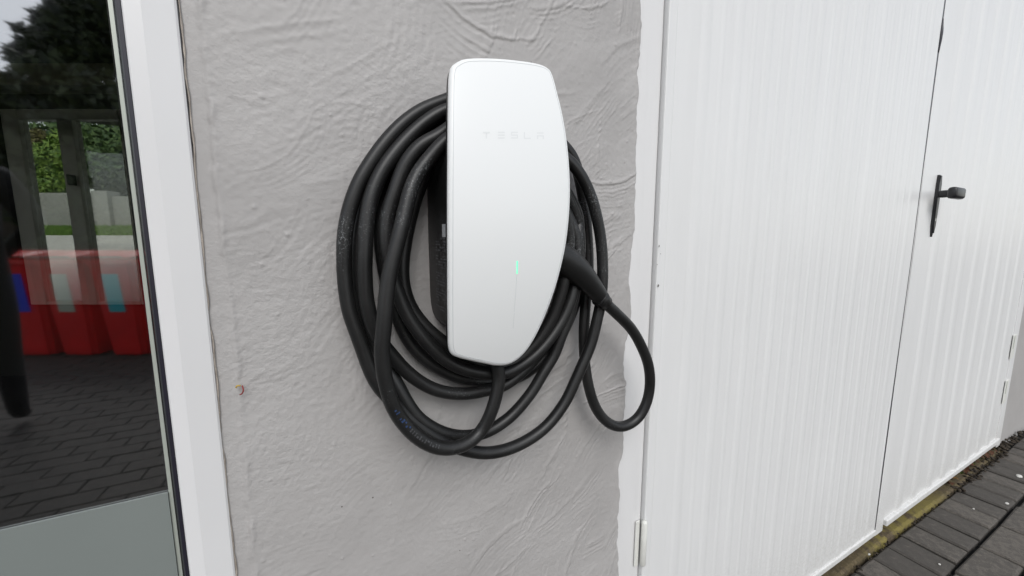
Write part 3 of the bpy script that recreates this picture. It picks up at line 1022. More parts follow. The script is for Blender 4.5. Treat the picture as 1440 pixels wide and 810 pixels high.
# third coil: H with B above
path += px([(814, 320, .034), (812, 385, .036), (799, 428, .036), (784, 458, .036), (765, 488, .035), (740, 518, .034), (709, 542, .033), (683, 549, .033), (664, 553, .033), (638, 553.5, .033), (612, 548, .034), (589, 536, .035), (569, 520, .037), (552, 501, .039), (537, 483, .041), (526, 463, .042), (519, 440, .043), (515, 418, .043), (513, 390, .043), (513, 365, .043), (513.8, 339, .042), (516, 309, .041), (521, 280, .040), (527, 262, .039), (539, 238, .038), (557, 213, .037), (579, 189, .036), (602, 169.5, .036), (626, 156, .038)])
path += [W(0.162, .039, 0.163), W(0.195, .039, 0.164), W(0.240, .034, 0.148), W(0.290, .026, 0.105)]
# fourth coil: thin G and C', close to the wall
path += px([(820, 330, .016), (818, 385, .014), (808, 430, .014), (790, 470, .014), (765, 503, .015), (740, 525, .016), (710, 536, .017), (684, 536.5, .018), (648, 532, .020), (624, 522, .020), (600, 507, .020), (580, 487, .018), (567, 465, .016), (552, 425, .015), (541, 380, .013), (536, 340, .013), (537, 309, .013), (545, 276, .014), (560, 240, .016), (582, 205, .016), (606, 183, .016)])
path += [W(0.150, .017, 0.150), W(0.188, .017, 0.153), W(0.235, .018, 0.140), W(0.285, .022, 0.105)]
# fifth coil: A' between the two outer ones
path += px([(812, 300, .030), (813, 340, .042), (812, 385, .048), (805.5, 424, .046), (800, 447, .045), (789, 473, .044), (780, 498, .043), (764, 524, .042), (748, 551, .042), (720, 584, .041), (698.6, 600, .041), (680, 609, .041), (653, 614, .042), (630, 611, .043), (608, 602, .044), (587, 587, .043), (572, 566, .040), (559, 541, .034), (548, 523, .028), (535, 500, .022), (522, 476, .017), (513, 450, .014), (507, 425, .013), (503, 395, .012), (502, 363, .012), (504, 330, .012), (509, 300, .012), (517, 270, .013), (530, 243, .014), (552, 207, .015), (580, 177, .015), (608, 157, .016)])
path += [W(0.155, .015, 0.172), W(0.192, .015, 0.174), W(0.235, .020, 0.160), W(0.280, .032, 0.132)]
# sixth coil: the big outer loop
path += px([(808, 234, .042), (829, 271, .046), (839.6, 307, .048), (845.5, 342, .050), (847.5, 378, .052), (847, 401, .053), (844.5, 426, .053), (839, 453, .053), (831, 484, .053), (819, 513, .053), (807, 540, .053), (795, 565, .053), (768, 600, .053), (735, 623, .053), (704, 634.5, .052), (680, 637, .051), (655, 633, .050), (628, 624, .049), (602, 609, .047), (578, 590, .044), (555, 567, .041), (534, 545, .038), (523, 526, .036), (511.5, 495, .034), (501.6, 467, .033), (491.7, 439, .032), (486.8, 410, .031), (484.5, 385, .030), (484, 360, .030), (485, 329, .030), (491, 297, .030), (497.5, 276, .030), (505.5, 256, .030), (523, 226.7, .030), (545, 197, .030), (570.7, 171, .029), (598, 153, .028), (627, 142, .028)])
path += [W(0.162, .028, 0.181), W(0.198, .028, 0.184), W(0.245, .022, 0.175), W(0.295, .017, 0.152)]
# tail: down the right side, then the open loop up to the plug
path += px([(806, 222, .018), (816, 258, .018), (823, 300, .020), (827, 354, .022), (827, 392, .024), (823.5, 427, .026), (821, 468, .029), (822.5, 509, .032), (828, 544, .036), (838, 574, .040), (853, 593, .044), (872, 600.5, .048), (894, 591, .052), (908.5, 568.5, .055), (914, 541, .057), (912, 514, .059), (902, 487, .061), (888, 462.5, .062), (869.7, 443.5, .063), (850, 425, .063)])
pts = catmull(path, 7)
# even spacing and light smoothing
def resample(P, step):
    out = [P[0]]
    acc = 0.0
    for a, b in zip(P[:-1], P[1:]):
        L = (b - a).length
        while acc + L >= step and L > 1e-9:
            t = (step - acc) / L
            a = a.lerp(b, t)
            out.append(a.copy())
            L = (b - a).length
            acc = 0.0
        acc += L
    out.append(P[-1])
    return out
pts = resample(pts, 0.004)
for _ in range(6):
    pts = [pts[0]] + [pts[i - 1] * .25 + pts[i] * .5 + pts[i + 1] * .25 for i in range(1, len(pts) - 1)] + [pts[-1]]
RC = 0.0083
cobj = rel(link('cord', tube_mesh('cord', pts, RC, 16), M['rubber'], cable), cbase)
# printed legend along the lower front bend (blurred and illegible in the picture: short bars)
camv = Vector((0, -DIST, 0))
def print_bars(i0, n, mat, name, w=0.0052, gap=2):
    bm = bmesh.new()
    i = i0
    for k in range(n):
        p = pts[i]; t = (pts[i + 1] - pts[i - 1]).normalized()
        side = t.cross(camv - p).normalized()
        nrm = side.cross(t).normalized()
        if nrm.dot(camv - p) < 0: nrm = -nrm
        L = random.uniform(.0012, .0030)
        off = 0.15
        for a0, a1 in ((-.28, .0), (.03, .25)):
            if random.random() < .2: continue
            q = []
            for (s, e) in ((a0, 0), (a0, 1), (a1, 1), (a1, 0)):
                ang = s + off
                q.append(bm.verts.new(p + t * (L * (e - .5)) + (nrm * math.cos(ang) + side * math.sin(ang)) * (RC + 0.00025)))
            bm.faces.new(q)
        i += 1
    return rel(link(name, bm_mesh(bm, name), mat, cable), cbase)
tgt = onplane(556, 574, -.078)
i0 = min(range(80), key=lambda i: (pts[i] - tgt).length)
print_bars(i0 - 7, 8, M['blueprint'], 'cable_print')
print_bars(i0 - 19, 12, M['greyprint'], 'cable_print')
# plug handle
pa, pb = onplane(776, 356, -0.060), onplane(848, 423, -0.063)
ax = pb - pa
rad = [0.0175, 0.0205, 0.0222, 0.0218, 0.0195, 0.0165, 0.0142, 0.0128, 0.0122, 0.0126, 0.0118, 0.0106]
ts = [-.25, -.08, .08, .25, .45, .62, .78, .9, .945, .95, 1.0, 1.07]
bow = Vector((0.35, 0, 0.55))
pl = rel(link('plug', tube_mesh('plug', [pa + ax * t + bow * (0.010 * math.sin(max(0, min(1, t)) * math.pi)) for t in ts], rad, 24), M['plug'], cable), cbase)
bmc = [pa + ax * t for t in (0.915, 0.925, 0.935)]
link('collar', tube_mesh('collar', bmc, [.0129, .0134, .0129], 24), M['body'], pl)

# ================================================================== SMALL THINGS ON THE SILL AND PAVERS
def leaf(p, size, mat, label, grp='dead leaves and weeds along the sill'):
    bm = bmesh.new()
    L, Wd = size, size * .45
    n = 5
    top = []
    for k in range(n + 1):
        t = k / n
        w = Wd * math.sin(math.pi * min(1, t * .95 + .03)) * .5 + .0005
        z = 0.25 * size * math.sin(t * 3) + random.uniform(0, .001)
        top.append((bm.verts.new((t * L - L / 2, -w, z + .15 * w)), bm.verts.new((t * L - L / 2, 0, z)), bm.verts.new((t * L - L / 2, w, z + .35 * w))))
    for k in range(n):
        for q in range(2):
            bm.faces.new([top[k][q], top[k][q + 1], top[k + 1][q + 1], top[k + 1][q]])
    bmesh.ops.solidify(bm, geom=bm.faces[:], thickness=0.0006)
    o = link('fallen_leaf', bm_mesh(bm, 'fallen_leaf', True), mat)
    o.location = p
    o.rotation_euler = (random.uniform(-.5, .5), random.uniform(-.5, .5), random.uniform(0, 6.3))
    return tag(o, label, 'leaf', grp)
SZ_ = GZ + 0.012
def onz(u, v, z):
    r_ = ray(u, v)
    t = z / r_.z
    return Vector((r_.x * t, r_.y * t - DIST, z))
leaf(onz(1344, 675, SZ_), .030, M['leaf_orange'], 'bright orange dead leaf on the sill under the far garage door')
leaf(onz(1352, 667, SZ_), .034, M['leaf_green'], 'small green weed leaf on the sill under the far garage door')
for (u, v) in ((1336, 682), (1360, 660), (1366, 655), (1373, 650), (1380, 644), (1385, 640), (1391, 637), (1396, 634), (1357, 664)):
    leaf(onz(u, v, SZ_), random.uniform(.03, .05), M['leaf_brown'], 'curled brown dead leaf among the litter at the far end of the sill')
for (u, v) in ((1376, 648), (1369, 654)):
    leaf(onz(u, v, SZ_), .03, M['leaf_green'], 'green weed sprig among the brown litter at the far end of the sill')
# dirt and crumbs along the sill edge and under the pier: nobody could count it
bm = bmesh.new()
def crumb(p, s):
    rr = bmesh.ops.create_icosphere(bm, subdivisions=1, radius=s)
    for v in rr['verts']:
        v.co = Vector((v.co.x * random.uniform(.7, 1.5), v.co.y * random.uniform(.7, 1.5), v.co.z * random.uniform(.4, .9))) + p
for k in range(90):
    xx = random.uniform(2.25, 2.93)
    crumb(Vector((xx, -0.030 + random.uniform(-.014, .020), GZ + random.uniform(.0, .012))), random.uniform(.003, .008))
for k in range(70):
    xx = 2.93 + abs(random.gauss(0, .22))
    crumb(Vector((xx, -0.008 + random.uniform(-.02, .006), GZ + random.uniform(.0, .022))), random.uniform(.003, .010))
for k in range(260):
    xx = random.uniform(1.05, 2.9)
    crumb(Vector((xx, -0.026 + random.gauss(0, .005), GZ + random.uniform(-.012, .002))), random.uniform(.0015, .0045))
tag(link('dirt', bm_mesh(bm, 'dirt', True), M['debris']), 'dark dirt and crumbs gathered along the sill and under the pier', 'dirt', kind='stuff')
stones = [((1433, 671), .011, 'largest pale stone chip on the dark pavers, near the right edge'), ((1416, 709), .0065, 'small pale stone chip on a dark soldier paver'),
          ((1369, 716), .0038, 'tiny pale speck of stone on a dark soldier paver'), ((1321, 794), .0035, 'tiny pale speck of stone near the paver joint at the bottom'),
          ((1222, 780), .0042, 'tiny pale crumb in front of the rounded foot of the far garage leaf')]
for (q, s, lab) in stones:
    bm = bmesh.new()
    rr = bmesh.ops.create_icosphere(bm, subdivisions=2, radius=s)
    for v in rr['verts']:
        v.co = Vector((v.co.x * 1.2, v.co.y * .8, v.co.z * .6)) * random.uniform(.8, 1.15)
    o = link('stone_chip', bm_mesh(bm, 'stone_chip'), M['stone'])
    o.location = onz(q[0], q[1], GZ) + Vector((0, 0, s * .4))
    tag(o, lab, 'stone', 'pale stone chips on the pavers')

# ================================================================== ROOM BEHIND THE GLASS
T_DOOR = 2.7                                   # depth of the french door along the view
fc = at(108, 335, T_DOOR)
O = Vector((fc.x, fc.y, GZ))                   # foot of the french door, room frame: RT along it, FW outwards
room = bpy.data.objects.new('room', None); COL.objects.link(room); tag(room, kind='structure')
def slab(name, corners, z0, z1, mat, parent):
    n = len(corners)
    V = [(c.x, c.y, z0) for c in corners] + [(c.x, c.y, z1) for c in corners]
    Fc = [tuple(range(n))[::-1], tuple(range(n, 2 * n))] + [(k, (k + 1) % n, n + (k + 1) % n, n + k) for k in range(n)]
    me = mesh_from(V, Fc, name)
    bm = bmesh.new(); bm.from_mesh(me); bmesh.ops.recalc_face_normals(bm, faces=bm.faces); bm.to_mesh(me); bm.free()
    return link(name, me, mat, parent)
def RF(a, b):
    return Vector((O.x, O.y, 0)) + RT * a + FW * b
# opening of the french door in room coordinates
k_ = T_DOOR / FOC
A0, A1 = (22 - 108) * k_, (205 - 108) * k_
ZTOP = at(108, 159, T_DOOR).z
CEIL = 1.42
Lx, Rx = -4.2, 0.25
# wall ends where the slanted rear wall meets x = Lx and x = Rx
aL = (Lx - O.x) / RT.x
aR = (Rx - O.x) / RT.x
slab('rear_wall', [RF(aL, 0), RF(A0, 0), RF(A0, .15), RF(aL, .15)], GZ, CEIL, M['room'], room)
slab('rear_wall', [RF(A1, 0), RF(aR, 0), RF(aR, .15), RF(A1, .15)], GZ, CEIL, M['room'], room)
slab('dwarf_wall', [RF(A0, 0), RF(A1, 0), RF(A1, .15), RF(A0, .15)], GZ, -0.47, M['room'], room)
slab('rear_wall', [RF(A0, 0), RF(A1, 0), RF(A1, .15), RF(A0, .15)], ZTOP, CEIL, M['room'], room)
eL, eR = RF(aL, .15), RF(aR, .15)
def sidew(y0, y1, z0, z1):
    slab('side_wall', [Vector((Lx - .1, y0, 0)), Vector((Lx, y0, 0)), Vector((Lx, y1, 0)), Vector((Lx - .1, y1, 0))], z0, z1, M['room'], room)
# unseen opening added in the side wall to brighten the garden window frame
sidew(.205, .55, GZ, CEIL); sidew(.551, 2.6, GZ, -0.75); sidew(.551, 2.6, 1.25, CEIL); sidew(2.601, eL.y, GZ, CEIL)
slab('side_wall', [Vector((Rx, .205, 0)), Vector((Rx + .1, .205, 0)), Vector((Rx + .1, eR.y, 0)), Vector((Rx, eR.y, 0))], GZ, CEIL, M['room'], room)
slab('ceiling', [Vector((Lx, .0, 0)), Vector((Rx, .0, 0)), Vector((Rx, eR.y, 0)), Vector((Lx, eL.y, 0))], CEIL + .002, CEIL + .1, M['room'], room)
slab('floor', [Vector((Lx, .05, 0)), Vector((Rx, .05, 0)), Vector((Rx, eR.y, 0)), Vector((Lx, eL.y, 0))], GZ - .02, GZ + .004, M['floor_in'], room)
# garage closed off behind its doors
gar = bpy.data.objects.new('garage', None); COL.objects.link(gar); tag(gar, kind='structure')
boxo('inner_wall', M['room'], gar, 0.47, 2.95, 0.9, 1.0, GZ, 1.5)
boxo('inner_wall', M['room'], gar, 0.40, 0.468, 0.205, 0.9, GZ, 1.5)
boxo('inner_wall', M['room'], gar, 2.951, 3.02, 0.205, 0.9, GZ, 1.5)
boxo('roof_slab', M['room'], gar, -4.6, 6.5, 0.205, 6.5, 1.545, 1.6)
# ceiling beam
tb0, tb1 = at(100, 89, 1.9), at(100, 118, 1.9)
cbm = Vector((tb0.x, tb0.y, 0))
bmz0, bmz1 = tb1.z, tb0.z
ba, bb = cbm - RT * 1.5, cbm + RT * 1.2
beam = tag(slab('ceiling_beam', [ba, bb, bb + FW * .12, ba + FW * .12], bmz0, bmz1, M['timber'], None), 'olive brown timber beam across the dark room behind the glass', 'beam')
# french door
fd = thing('garden_window', 'pale framed two pane garden window seen across the dark room through the glass', 'window', (O.x, O.y, O.z), -YAW)
def fbox(name, mat, u0, u1, z0, z1, y0=0.02, y1=0.08, bev=.004):
    return boxo(name, mat, fd, (u0 - 108) * k_, (u1 - 108) * k_, y0, y1, z0 - O.z, z1 - O.z, bev=bev)
zt2 = at(108, 173, T_DOOR).z
fbox('stile', M['frame_in'], 23, 46, -.468, ZTOP - .002)
fbox('stile', M['frame_in'], 98, 119, -.468, zt2 - .001)
fbox('stile', M['frame_in'], 183, 204, -.468, ZTOP - .002)
fbox('top_rail', M['frame_in'], 46.3, 182.7, zt2, ZTOP - .002)
fbox('bottom_rail', M['frame_in'], 46.3, 97.7, -.468, -.443)
fbox('bottom_rail', M['frame_in'], 119.3, 182.7, -.468, -.443)
fbox('pane', M['glass2'], 46.3, 97.7, -.442, zt2 - .002, .045, .051, 0)
fbox('pane', M['glass2'], 119.3, 182.7, -.442, zt2 - .002, .045, .051, 0)
boxo('handle', M['handle'], fd, (112 - 108) * k_, (115 - 108) * k_, -.03, .02, at(108, 262, T_DOOR).z - O.z, at(108, 248, T_DOOR).z - O.z, bev=.003)

# garden and road beyond: rising path, verge, wall, bushes (frame: RT, FW from the french door)
TW = 8.5
def garden(t, v):        # height at depth t for picture row v
    return at(108, v, t).z
def strip(name, prof, mat, a0=-7, a1=9):
    V, Fc = [], []
    nseg = 24
    for (t, z) in prof:
        for k in range(nseg + 1):
            p = Vector((0, -DIST, 0)) + FW * (t * math.cos(0)) + RT * (a0 + (a1 - a0) * k / nseg) - RT * 4.2
            V.append((p.x, p.y, z))
    n = nseg + 1
    for j in range(len(prof) - 1):
        for k in range(nseg):
            Fc.append((j * n + k, j * n + k + 1, (j + 1) * n + k + 1, (j + 1) * n + k))
    return link(name, mesh_from(V, Fc, name), mat)
def zrow(v, t):
    yc = (405 - v) / FOC
    hf = math.cos(PITCH) + yc * math.sin(PITCH)
    return (-math.sin(PITCH) + yc * math.cos(PITCH)) * t / hf
tag(strip('filler_bed', [(3.1, GZ - .01), (4.3, zrow(432, 4.3))], M['earth']), kind='structure')  # made-up dark earth, added so the pale view through the panes fades lower down
tag(strip('path', [(4.28, zrow(432.5, 4.28)), (5.6, zrow(385, 5.6)), (7.0, zrow(347, 7.0)), (7.9, zrow(331, 7.9))], M['path']), kind='structure')
tag(strip('verge', [(7.88, zrow(331.5, 7.88)), (8.5, zrow(321, 8.5)), (12.0, zrow(312, 12.0))], M['earth']), kind='structure')
# low wall with a step in its coping
gw = thing('garden_wall', 'low pale rendered garden wall beyond the grass, seen through two panes', 'wall', (0, -DIST, 0), -YAW)
def camloc(u, t):        # sideways distance for picture column u at depth t
    return (u - 720) / FOC * t
def gwbox(u0, u1, v0, v1, t, mat, name, dt=.22):
    yc = 1.0
    boxo(name, mat, gw, camloc(u0, t), camloc(u1, t), t, t + dt, zrow(v1, t) - .05, zrow(v0, t), bev=.015)
gwbox(-330, 140.5, 271, 323, 8.6, M['render_white'], 'wall_section')
gwbox(141, 163, 268, 325, 8.5, M['render_white'], 'pier', .3)
gwbox(164, 260, 276, 323, 8.6, M['render_white'], 'wall_section')
# grass blades
def tri_cloud(name, n, gen, mat, parent=None):
    V = np.empty((n * 3, 3)); 
    gen(V, n)
    me = bpy.data.meshes.new(name)
    me.vertices.add(n * 3); me.vertices.foreach_set('co', V.astype(np.float32).ravel())
    me.loops.add(n * 3); me.loops.foreach_set('vertex_index', np.arange(n * 3, dtype=np.int32))
    me.polygons.add(n); me.polygons.foreach_set('loop_start', np.arange(0, n * 3, 3, dtype=np.int32))
    me.update(calc_edges=True); me.validate()
    return link(name, me, mat, parent)
def grass_gen(V, n):
    t = rng.uniform(7.9, 8.55, n)
    a = rng.uniform(-14.5, -7.5, n)
    z = np.interp(t, [7.88, 8.5], [zrow(331.5, 7.88), zrow(321, 8.5)])
    B = np.stack([FW.x * t + RT.x * a, -DIST + FW.y * t + RT.y * a, z], 1)
    ang = rng.uniform(0, 6.28, n); w = .012
    dv = np.stack([np.cos(ang) * w, np.sin(ang) * w, np.zeros(n)], 1)
    V[0::3] = B - dv; V[1::3] = B + dv
    V[2::3] = B + np.stack([rng.normal(0, .02, n), rng.normal(0, .02, n), rng.uniform(.04, .10, n)], 1)
tag(tri_cloud('grass', 26000, grass_gen, M['grass']), 'short green grass verge in front of the low garden wall', 'grass', kind='stuff')
# leafy crowns
def crown(name, centers, n, lsize, mat, parent):
    """centers: list of (Vector, radius); leaves scattered near the lump shells"""
    def gen(V, n):
        ws = np.array([r_ ** 2 for _, r_ in centers]); ws = ws / ws.sum()
        ci = rng.choice(len(centers), n, p=ws)
        C = np.array([tuple(c) for c, _ in centers])[ci]; Rr = np.array([r_ for _, r_ in centers])[ci]
        d = rng.normal(0, 1, (n, 3)); d /= np.linalg.norm(d, axis=1)[:, None]
        rad = Rr * (rng.random(n) ** 0.45)
        # sprigs: snap part of the leaves to twig lines
        B = C + d * rad[:, None]
        e1 = rng.normal(0, 1, (n, 3)); e1 /= np.linalg.norm(e1, axis=1)[:, None]
        e2 = np.cross(e1, d); e2 /= (np.linalg.norm(e2, axis=1)[:, None] + 1e-9)
        s = lsize * rng.uniform(.6, 1.4, n)
        V[0::3] = B - e2 * (s * .38)[:, None]; V[1::3] = B + e2 * (s * .38)[:, None]; V[2::3] = B + e1 * s[:, None]
    return tri_cloud(name, n, gen, mat, parent)
def worldpt(u, v, t):
    r_ = ray(u, v)
    hf = r_.x * FW.x + r_.y * FW.y
    return Vector((0, -DIST, 0)) + r_ * (t / hf)
def bush(name, label, cat, lumps, n, ls, mat, t, grp):
    b0_ = worldpt(lumps[0][0], 320, t); 
    o = thing(name, label, cat, b0_, 0, grp)
    cs = [(worldpt(u, v, t + dt) - b0_, rp / FOC * t) for (u, v, rp, dt) in lumps]
    crown('crown', cs, n, ls, mat, o)
    # stems
    tops = [c for c, _ in cs]
    for c in tops[:4]:
        pts_ = catmull([Vector((0, .3, -0.1)), c * .5 + Vector((0, .2, -.1)), c], 4)
        link('trunk' if cat == 'tree' else 'stem', tube_mesh('stem', pts_, [.05 * (1 - .7 * i / len(pts_)) for i in range(len(pts_))], 6), M['bark'], o)
    return o
GB = 'bushes behind the low garden wall'
bush('garden_bush', 'bright yellow green leafy bush behind the garden wall, between the two panes', 'bush', [(88, 225, 26, .6), (75, 245, 20, .5), (96, 205, 20, .8), (70, 215, 15, .9), (86, 262, 22, .4)], 9000, .11, M['leaf_l'], 9.6, GB)
bush('garden_bush', 'mid green bush in the right pane with pale tips', 'bush', [(150, 225, 24, .5), (132, 205, 20, .8), (160, 250, 20, .4), (128, 232, 18, .4), (172, 210, 22, .7)], 8000, .11, M['leaf_m'], 9.8, GB)
bush('garden_bush', 'low dark green bush at the foot of the right pane', 'bush', [(160, 258, 18, .2), (148, 262, 14, .2), (176, 256, 18, .2)], 5000, .10, M['leaf_d'], 9.2, GB)
bush('garden_bush', 'russet green bush at the left edge of the left pane', 'bush', [(50, 215, 22, 1.0), (46, 245, 20, .6), (56, 195, 14, 1.2), (40, 262, 18, .5)], 7000, .10, M['leaf_r'], 10.2, GB)
bush('garden_tree', 'dark green tree filling the space behind the bushes', 'tree', [(110, 215, 50, 0), (170, 215, 45, 0), (60, 245, 45, 0), (210, 230, 40, 0), (10, 240, 40, 0)], 16000, .16, M['leaf_m'], 12.5, GB)

# ================================================================== ACROSS THE DRIVE (mirrored in the glass)
def vground(u, v):       # virtual ground point -> real point in front of the house
    p = onz(u, v, GZ)
    return mirror(p)
RTm = Vector((RT.x, -RT.y, 0))
# red wheelie bins
bin_rot = math.atan2(RTm.y, RTm.x)
def wheelie_bin(u, label, sticker, lid_tilt=0.0, v=492, spacing=None):
    base = vground(u, v)
    o = thing('wheelie_bin', label, 'wheelie bin', base, bin_rot, 'red wheelie bins across the drive')
    # local: x along the row, +y towards the house
    Hh = 0.92
    bm = bmesh.new()
    secs = [(0.0, .145, .15), (0.03, .15, .16), (0.80, .192, .225), (0.83, .205, .24), (0.865, .205, .24)]
    rr = []
    for (z, hx_, hy_) in secs:
        rr.append([bm.verts.new((sx * hx_, sy * hy_, z)) for sx, sy in ((-1, -1), (1, -1), (1, 1), (-1, 1))])
    for a, b in zip(rr[:-1], rr[1:]):
        for k in range(4):
            bm.faces.new([a[k], a[(k + 1) % 4], b[(k + 1) % 4], b[k]])
    bm.faces.new(rr[0][::-1]); bm.faces.new(rr[-1])
    bmesh.ops.bevel(bm, geom=[e for e in bm.edges if abs(e.verts[0].co.z - e.verts[1].co.z) > .02], offset=.03, segments=3, affect='EDGES')
    link('tub', bm_mesh(bm, 'tub', False), M['bin_red'], o)
    # domed lid with overhang
    bm = bmesh.new()
    nn = 6
    rows = []
    for j in range(nn + 1):
        yy = -.25 + .53 * j / nn
        h = .03 + .045 * math.sin(math.pi * min(1, j / nn * .9 + .1))
        rows.append([bm.verts.new((xx * .208, yy, .87 + h * (1 if abs(xx) < .9 else .55))) for xx in (-1, -.85, 0, .85, 1)])
    for j in range(nn):
        for k in range(4):
            bm.faces.new([rows[j][k], rows[j][k + 1], rows[j + 1][k + 1], rows[j + 1][k]])
    bmesh.ops.solidify(bm, geom=bm.faces[:], thickness=.025)
    link('lid', bm_mesh(bm, 'lid', True), M['bin_lid'], o)
    link('handle_bar', tube_mesh('handle_bar', [Vector((-.16, -.29, .86)), Vector((.16, -.29, .86))], .014, 8), M['bin_black'], o)
    for sx in (-1, 1):
        link('wheel', tube_mesh('wheel', [Vector((sx * .165, -.17, .095)), Vector((sx * .205, -.17, .095))], .095, 16), M['bin_black'], o)
    if sticker:
        boxo('sticker', sticker, o, -.07, .07, .1590, .1625, .42, .76).rotation_euler = (-0.0842, 0, 0)
    return o
wheelie_bin(22, 'red wheelie bin with no sticker, leftmost in the row mirrored in the glass', None)
wheelie_bin(80, 'red wheelie bin with a blue sticker, mirrored in the glass', M['st_blue'])
wheelie_bin(138, 'red wheelie bin with a faded pale sticker, mirrored in the glass', M['st_pale'])
wheelie_bin(204, 'red wheelie bin with a teal sticker, mirrored in the glass', M['st_teal'])
wheelie_bin(272, 'red wheelie bin without a sticker, right of the teal stickered one', None)

# dark trees and hedge across the drive
def mtree(label, name, lumps, n, ls, t, cat='tree'):
    base = mirror(worldpt(lumps[0][0], 500, t)); base.z = GZ
    o = thing(name, label, cat, base, 0, 'dark trees across the drive')
    cs = []
    for (u, v, rp, dt) in lumps:
        cs.append((mirror(worldpt(u, v, t + dt)) - base, rp / FOC * t))
    crown('crown', cs, n, ls, M['leaf_d'], o)
    top = cs[0][0]
    link('trunk', tube_mesh('trunk', catmull([Vector((0, 0, 0)), top * .4, top * .8, top], 5), [.16, .15, .14, .13, .12, .11, .10, .09, .08, .07, .06, .05, .05, .04, .03, .02], 8), M['bark'], o)
    for c, r_ in cs[1:5]:
        link('limb', tube_mesh('limb', catmull([top * .5, (top * .5 + c) * .5 + Vector((0, 0, -.2)), c], 4), [.06, .055, .05, .045, .04, .03, .03, .02, .015], 6), M['bark'], o)
    return o
mtree('dark leafy tree with ragged top mirrored in the door glass', 'tree', [(120, 60, 45, 0), (80, 60, 26, .2), (95, 30, 22, 0), (62, 80, 22, 0), (150, 25, 38, 0), (112, 20, 28, .2), (60, 35, 9, 0), (50, 60, 9, 0), (28, 40, 6, 0), (32, 62, 7, 0), (22, 75, 10, 0), (45, 85, 18, 0), (200, 30, 50, .5)], 26000, .11, 8.0)
def mhedge():
    base = mirror(worldpt(80, 500, 7.4)); base.z = GZ
    o = thing('hedge', 'tall near black evergreen hedge behind the red bins, mirrored in the glass', 'hedge', base, 0)
    cs = []
    for k in range(60):
        u = -330 + 660 * ((k * 0.618034) % 1.0); v = 118 + 250 * (k / 60)
        cs.append((mirror(worldpt(u, v, 7.6 + random.uniform(-.3, .3))) - base, 42 / FOC * 7.4))
    crown('crown', cs, 60000, .15, M['leaf_d'], o)
    boxo('trunk', M['bark'], o, -5, 5, -.65, -.15, 0, 1.4)
    return o
mhedge()

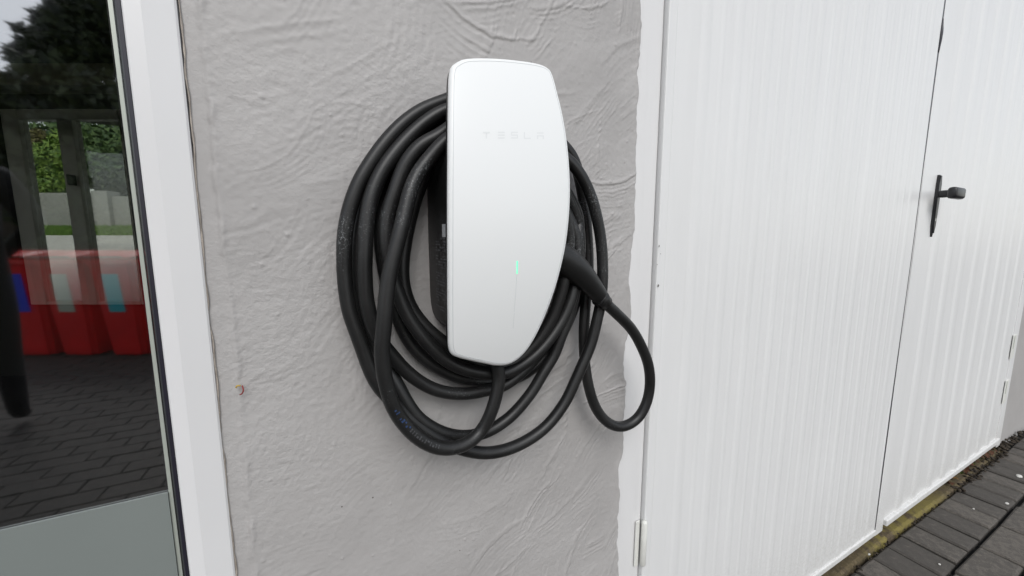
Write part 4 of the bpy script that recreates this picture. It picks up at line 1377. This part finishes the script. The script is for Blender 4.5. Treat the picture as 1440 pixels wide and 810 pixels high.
# person in dark clothes, back to the house, mid stride (only the mirrored right half shows)
def person():
    foot1, foot2 = vground(58, 600), vground(42, 642)
    base = vground(-20, 622)
    o = thing('person', 'person in black hooded coat and trousers walking, mirrored at the left of the glass', 'person', base, -0.45)
    J = {}
    def j(n, x, y, z, r): J[n] = (Vector((x, y, z)), r)
    j('pelvis', 0, 0, .86, .135); j('waist', 0, 0, 1.02, .13); j('chest', 0, 0, 1.24, .155); j('neck', 0, .01, 1.40, .062); j('head', 0, .0, 1.50, .085); j('crown', 0, .01, 1.62, .075)
    for s, nm in ((-1, 'l'), (1, 'r')):
        st = .13 * s
        j('hip' + nm, .09 * s, 0, .82, .10); j('knee' + nm, .10 * s, -st * .5 - .04, .46, .065); j('ankle' + nm, .11 * s, st * .9 * -1, .09, .042); j('toe' + nm, .12 * s, -st * .9 - .17, .035, .034)
        j('sh' + nm, .18 * s, .0, 1.34, .075); j('elbow' + nm, .27 * s, .03, 1.10, .052); j('wrist' + nm, .16 * s, -.17, .98, .034); j('palm' + nm, .12 * s, -.20, .95, .032)
        for f, (dx, dz) in enumerate(((-.028, -.075), (-.010, -.085), (.008, -.08), (.025, -.065))):
            j('fa%s%d' % (nm, f), .12 * s + dx, -.215, .95 + dz * .55, .010); j('fb%s%d' % (nm, f), .12 * s + dx, -.202, .95 + dz, .008)
        j('ta' + nm, .12 * s - .035 * s, -.235, .94, .011); j('tb' + nm, .12 * s - .04 * s, -.250, .90, .009)
    E_ = [('pelvis', 'waist'), ('waist', 'chest'), ('chest', 'neck'), ('neck', 'head'), ('head', 'crown')]
    for nm in 'lr':
        E_ += [('pelvis', 'hip' + nm), ('hip' + nm, 'knee' + nm), ('knee' + nm, 'ankle' + nm), ('ankle' + nm, 'toe' + nm), ('chest', 'sh' + nm), ('sh' + nm, 'elbow' + nm), ('elbow' + nm, 'wrist' + nm), ('wrist' + nm, 'palm' + nm), ('palm' + nm, 'ta' + nm), ('ta' + nm, 'tb' + nm)]
        for f in range(4):
            E_ += [('palm' + nm, 'fa%s%d' % (nm, f)), ('fa%s%d' % (nm, f), 'fb%s%d' % (nm, f))]
    names = list(J)
    me = bpy.data.meshes.new('body')
    me.from_pydata([tuple(J[n][0]) for n in names], [(names.index(a), names.index(b)) for a, b in E_], [])
    tmp = bpy.data.objects.new('tmp_body', me); COL.objects.link(tmp)
    sk = tmp.modifiers.new('skin', 'SKIN')
    for k, n in enumerate(names):
        v = me.skin_vertices[0].data[k]
        v.radius = (J[n][1] * (1.25 if n in ('chest', 'pelvis', 'waist') else 1), J[n][1])
        v.use_root = (n == 'pelvis')
    sb = tmp.modifiers.new('sub', 'SUBSURF'); sb.levels = 1
    dg = bpy.context.evaluated_depsgraph_get()
    me2 = bpy.data.meshes.new_from_object(tmp.evaluated_get(dg))
    bpy.data.objects.remove(tmp)
    me2.materials.clear(); me2.materials.append(M['cloth']); me2.materials.append(M['skin'])
    for p_ in me2.polygons:
        c = p_.center
        p_.use_smooth = True
        if c.z > 1.44 or (c.y < -.18 and .8 < c.z < .96):
            p_.material_index = 1
    b_ = link('body', me2, None, o)
    # hood and face
    bm = bmesh.new()
    rr = bmesh.ops.create_uvsphere(bm, u_segments=18, v_segments=12, radius=.125)
    for v in rr['verts']:
        v.co = Vector((v.co.x, v.co.y * 1.05 + .02, v.co.z * 1.2 + 1.55))
    bmesh.ops.delete(bm, geom=[v for v in bm.verts if v.co.y < -.075 and abs(v.co.x) < .085], context='VERTS')
    link('hood', bm_mesh(bm, 'hood', True), M['cloth'], o)
    bm = bmesh.new()
    rr = bmesh.ops.create_cone(bm, segments=8, radius1=.016, radius2=.005, depth=.045)
    for v in rr['verts']:
        v.co = Vector((v.co.x, v.co.y - .088, v.co.z + 1.535))
    link('nose', bm_mesh(bm, 'nose', True), M['skin'], o)
    for s in (-1, 1):
        bm = bmesh.new()
        bmesh.ops.create_icosphere(bm, subdivisions=1, radius=.011)
        e = link('eye', bm_mesh(bm, 'eye', True), M['handle'], o)
        e.location = (.032 * s, -.078, 1.565)
    return o
person()
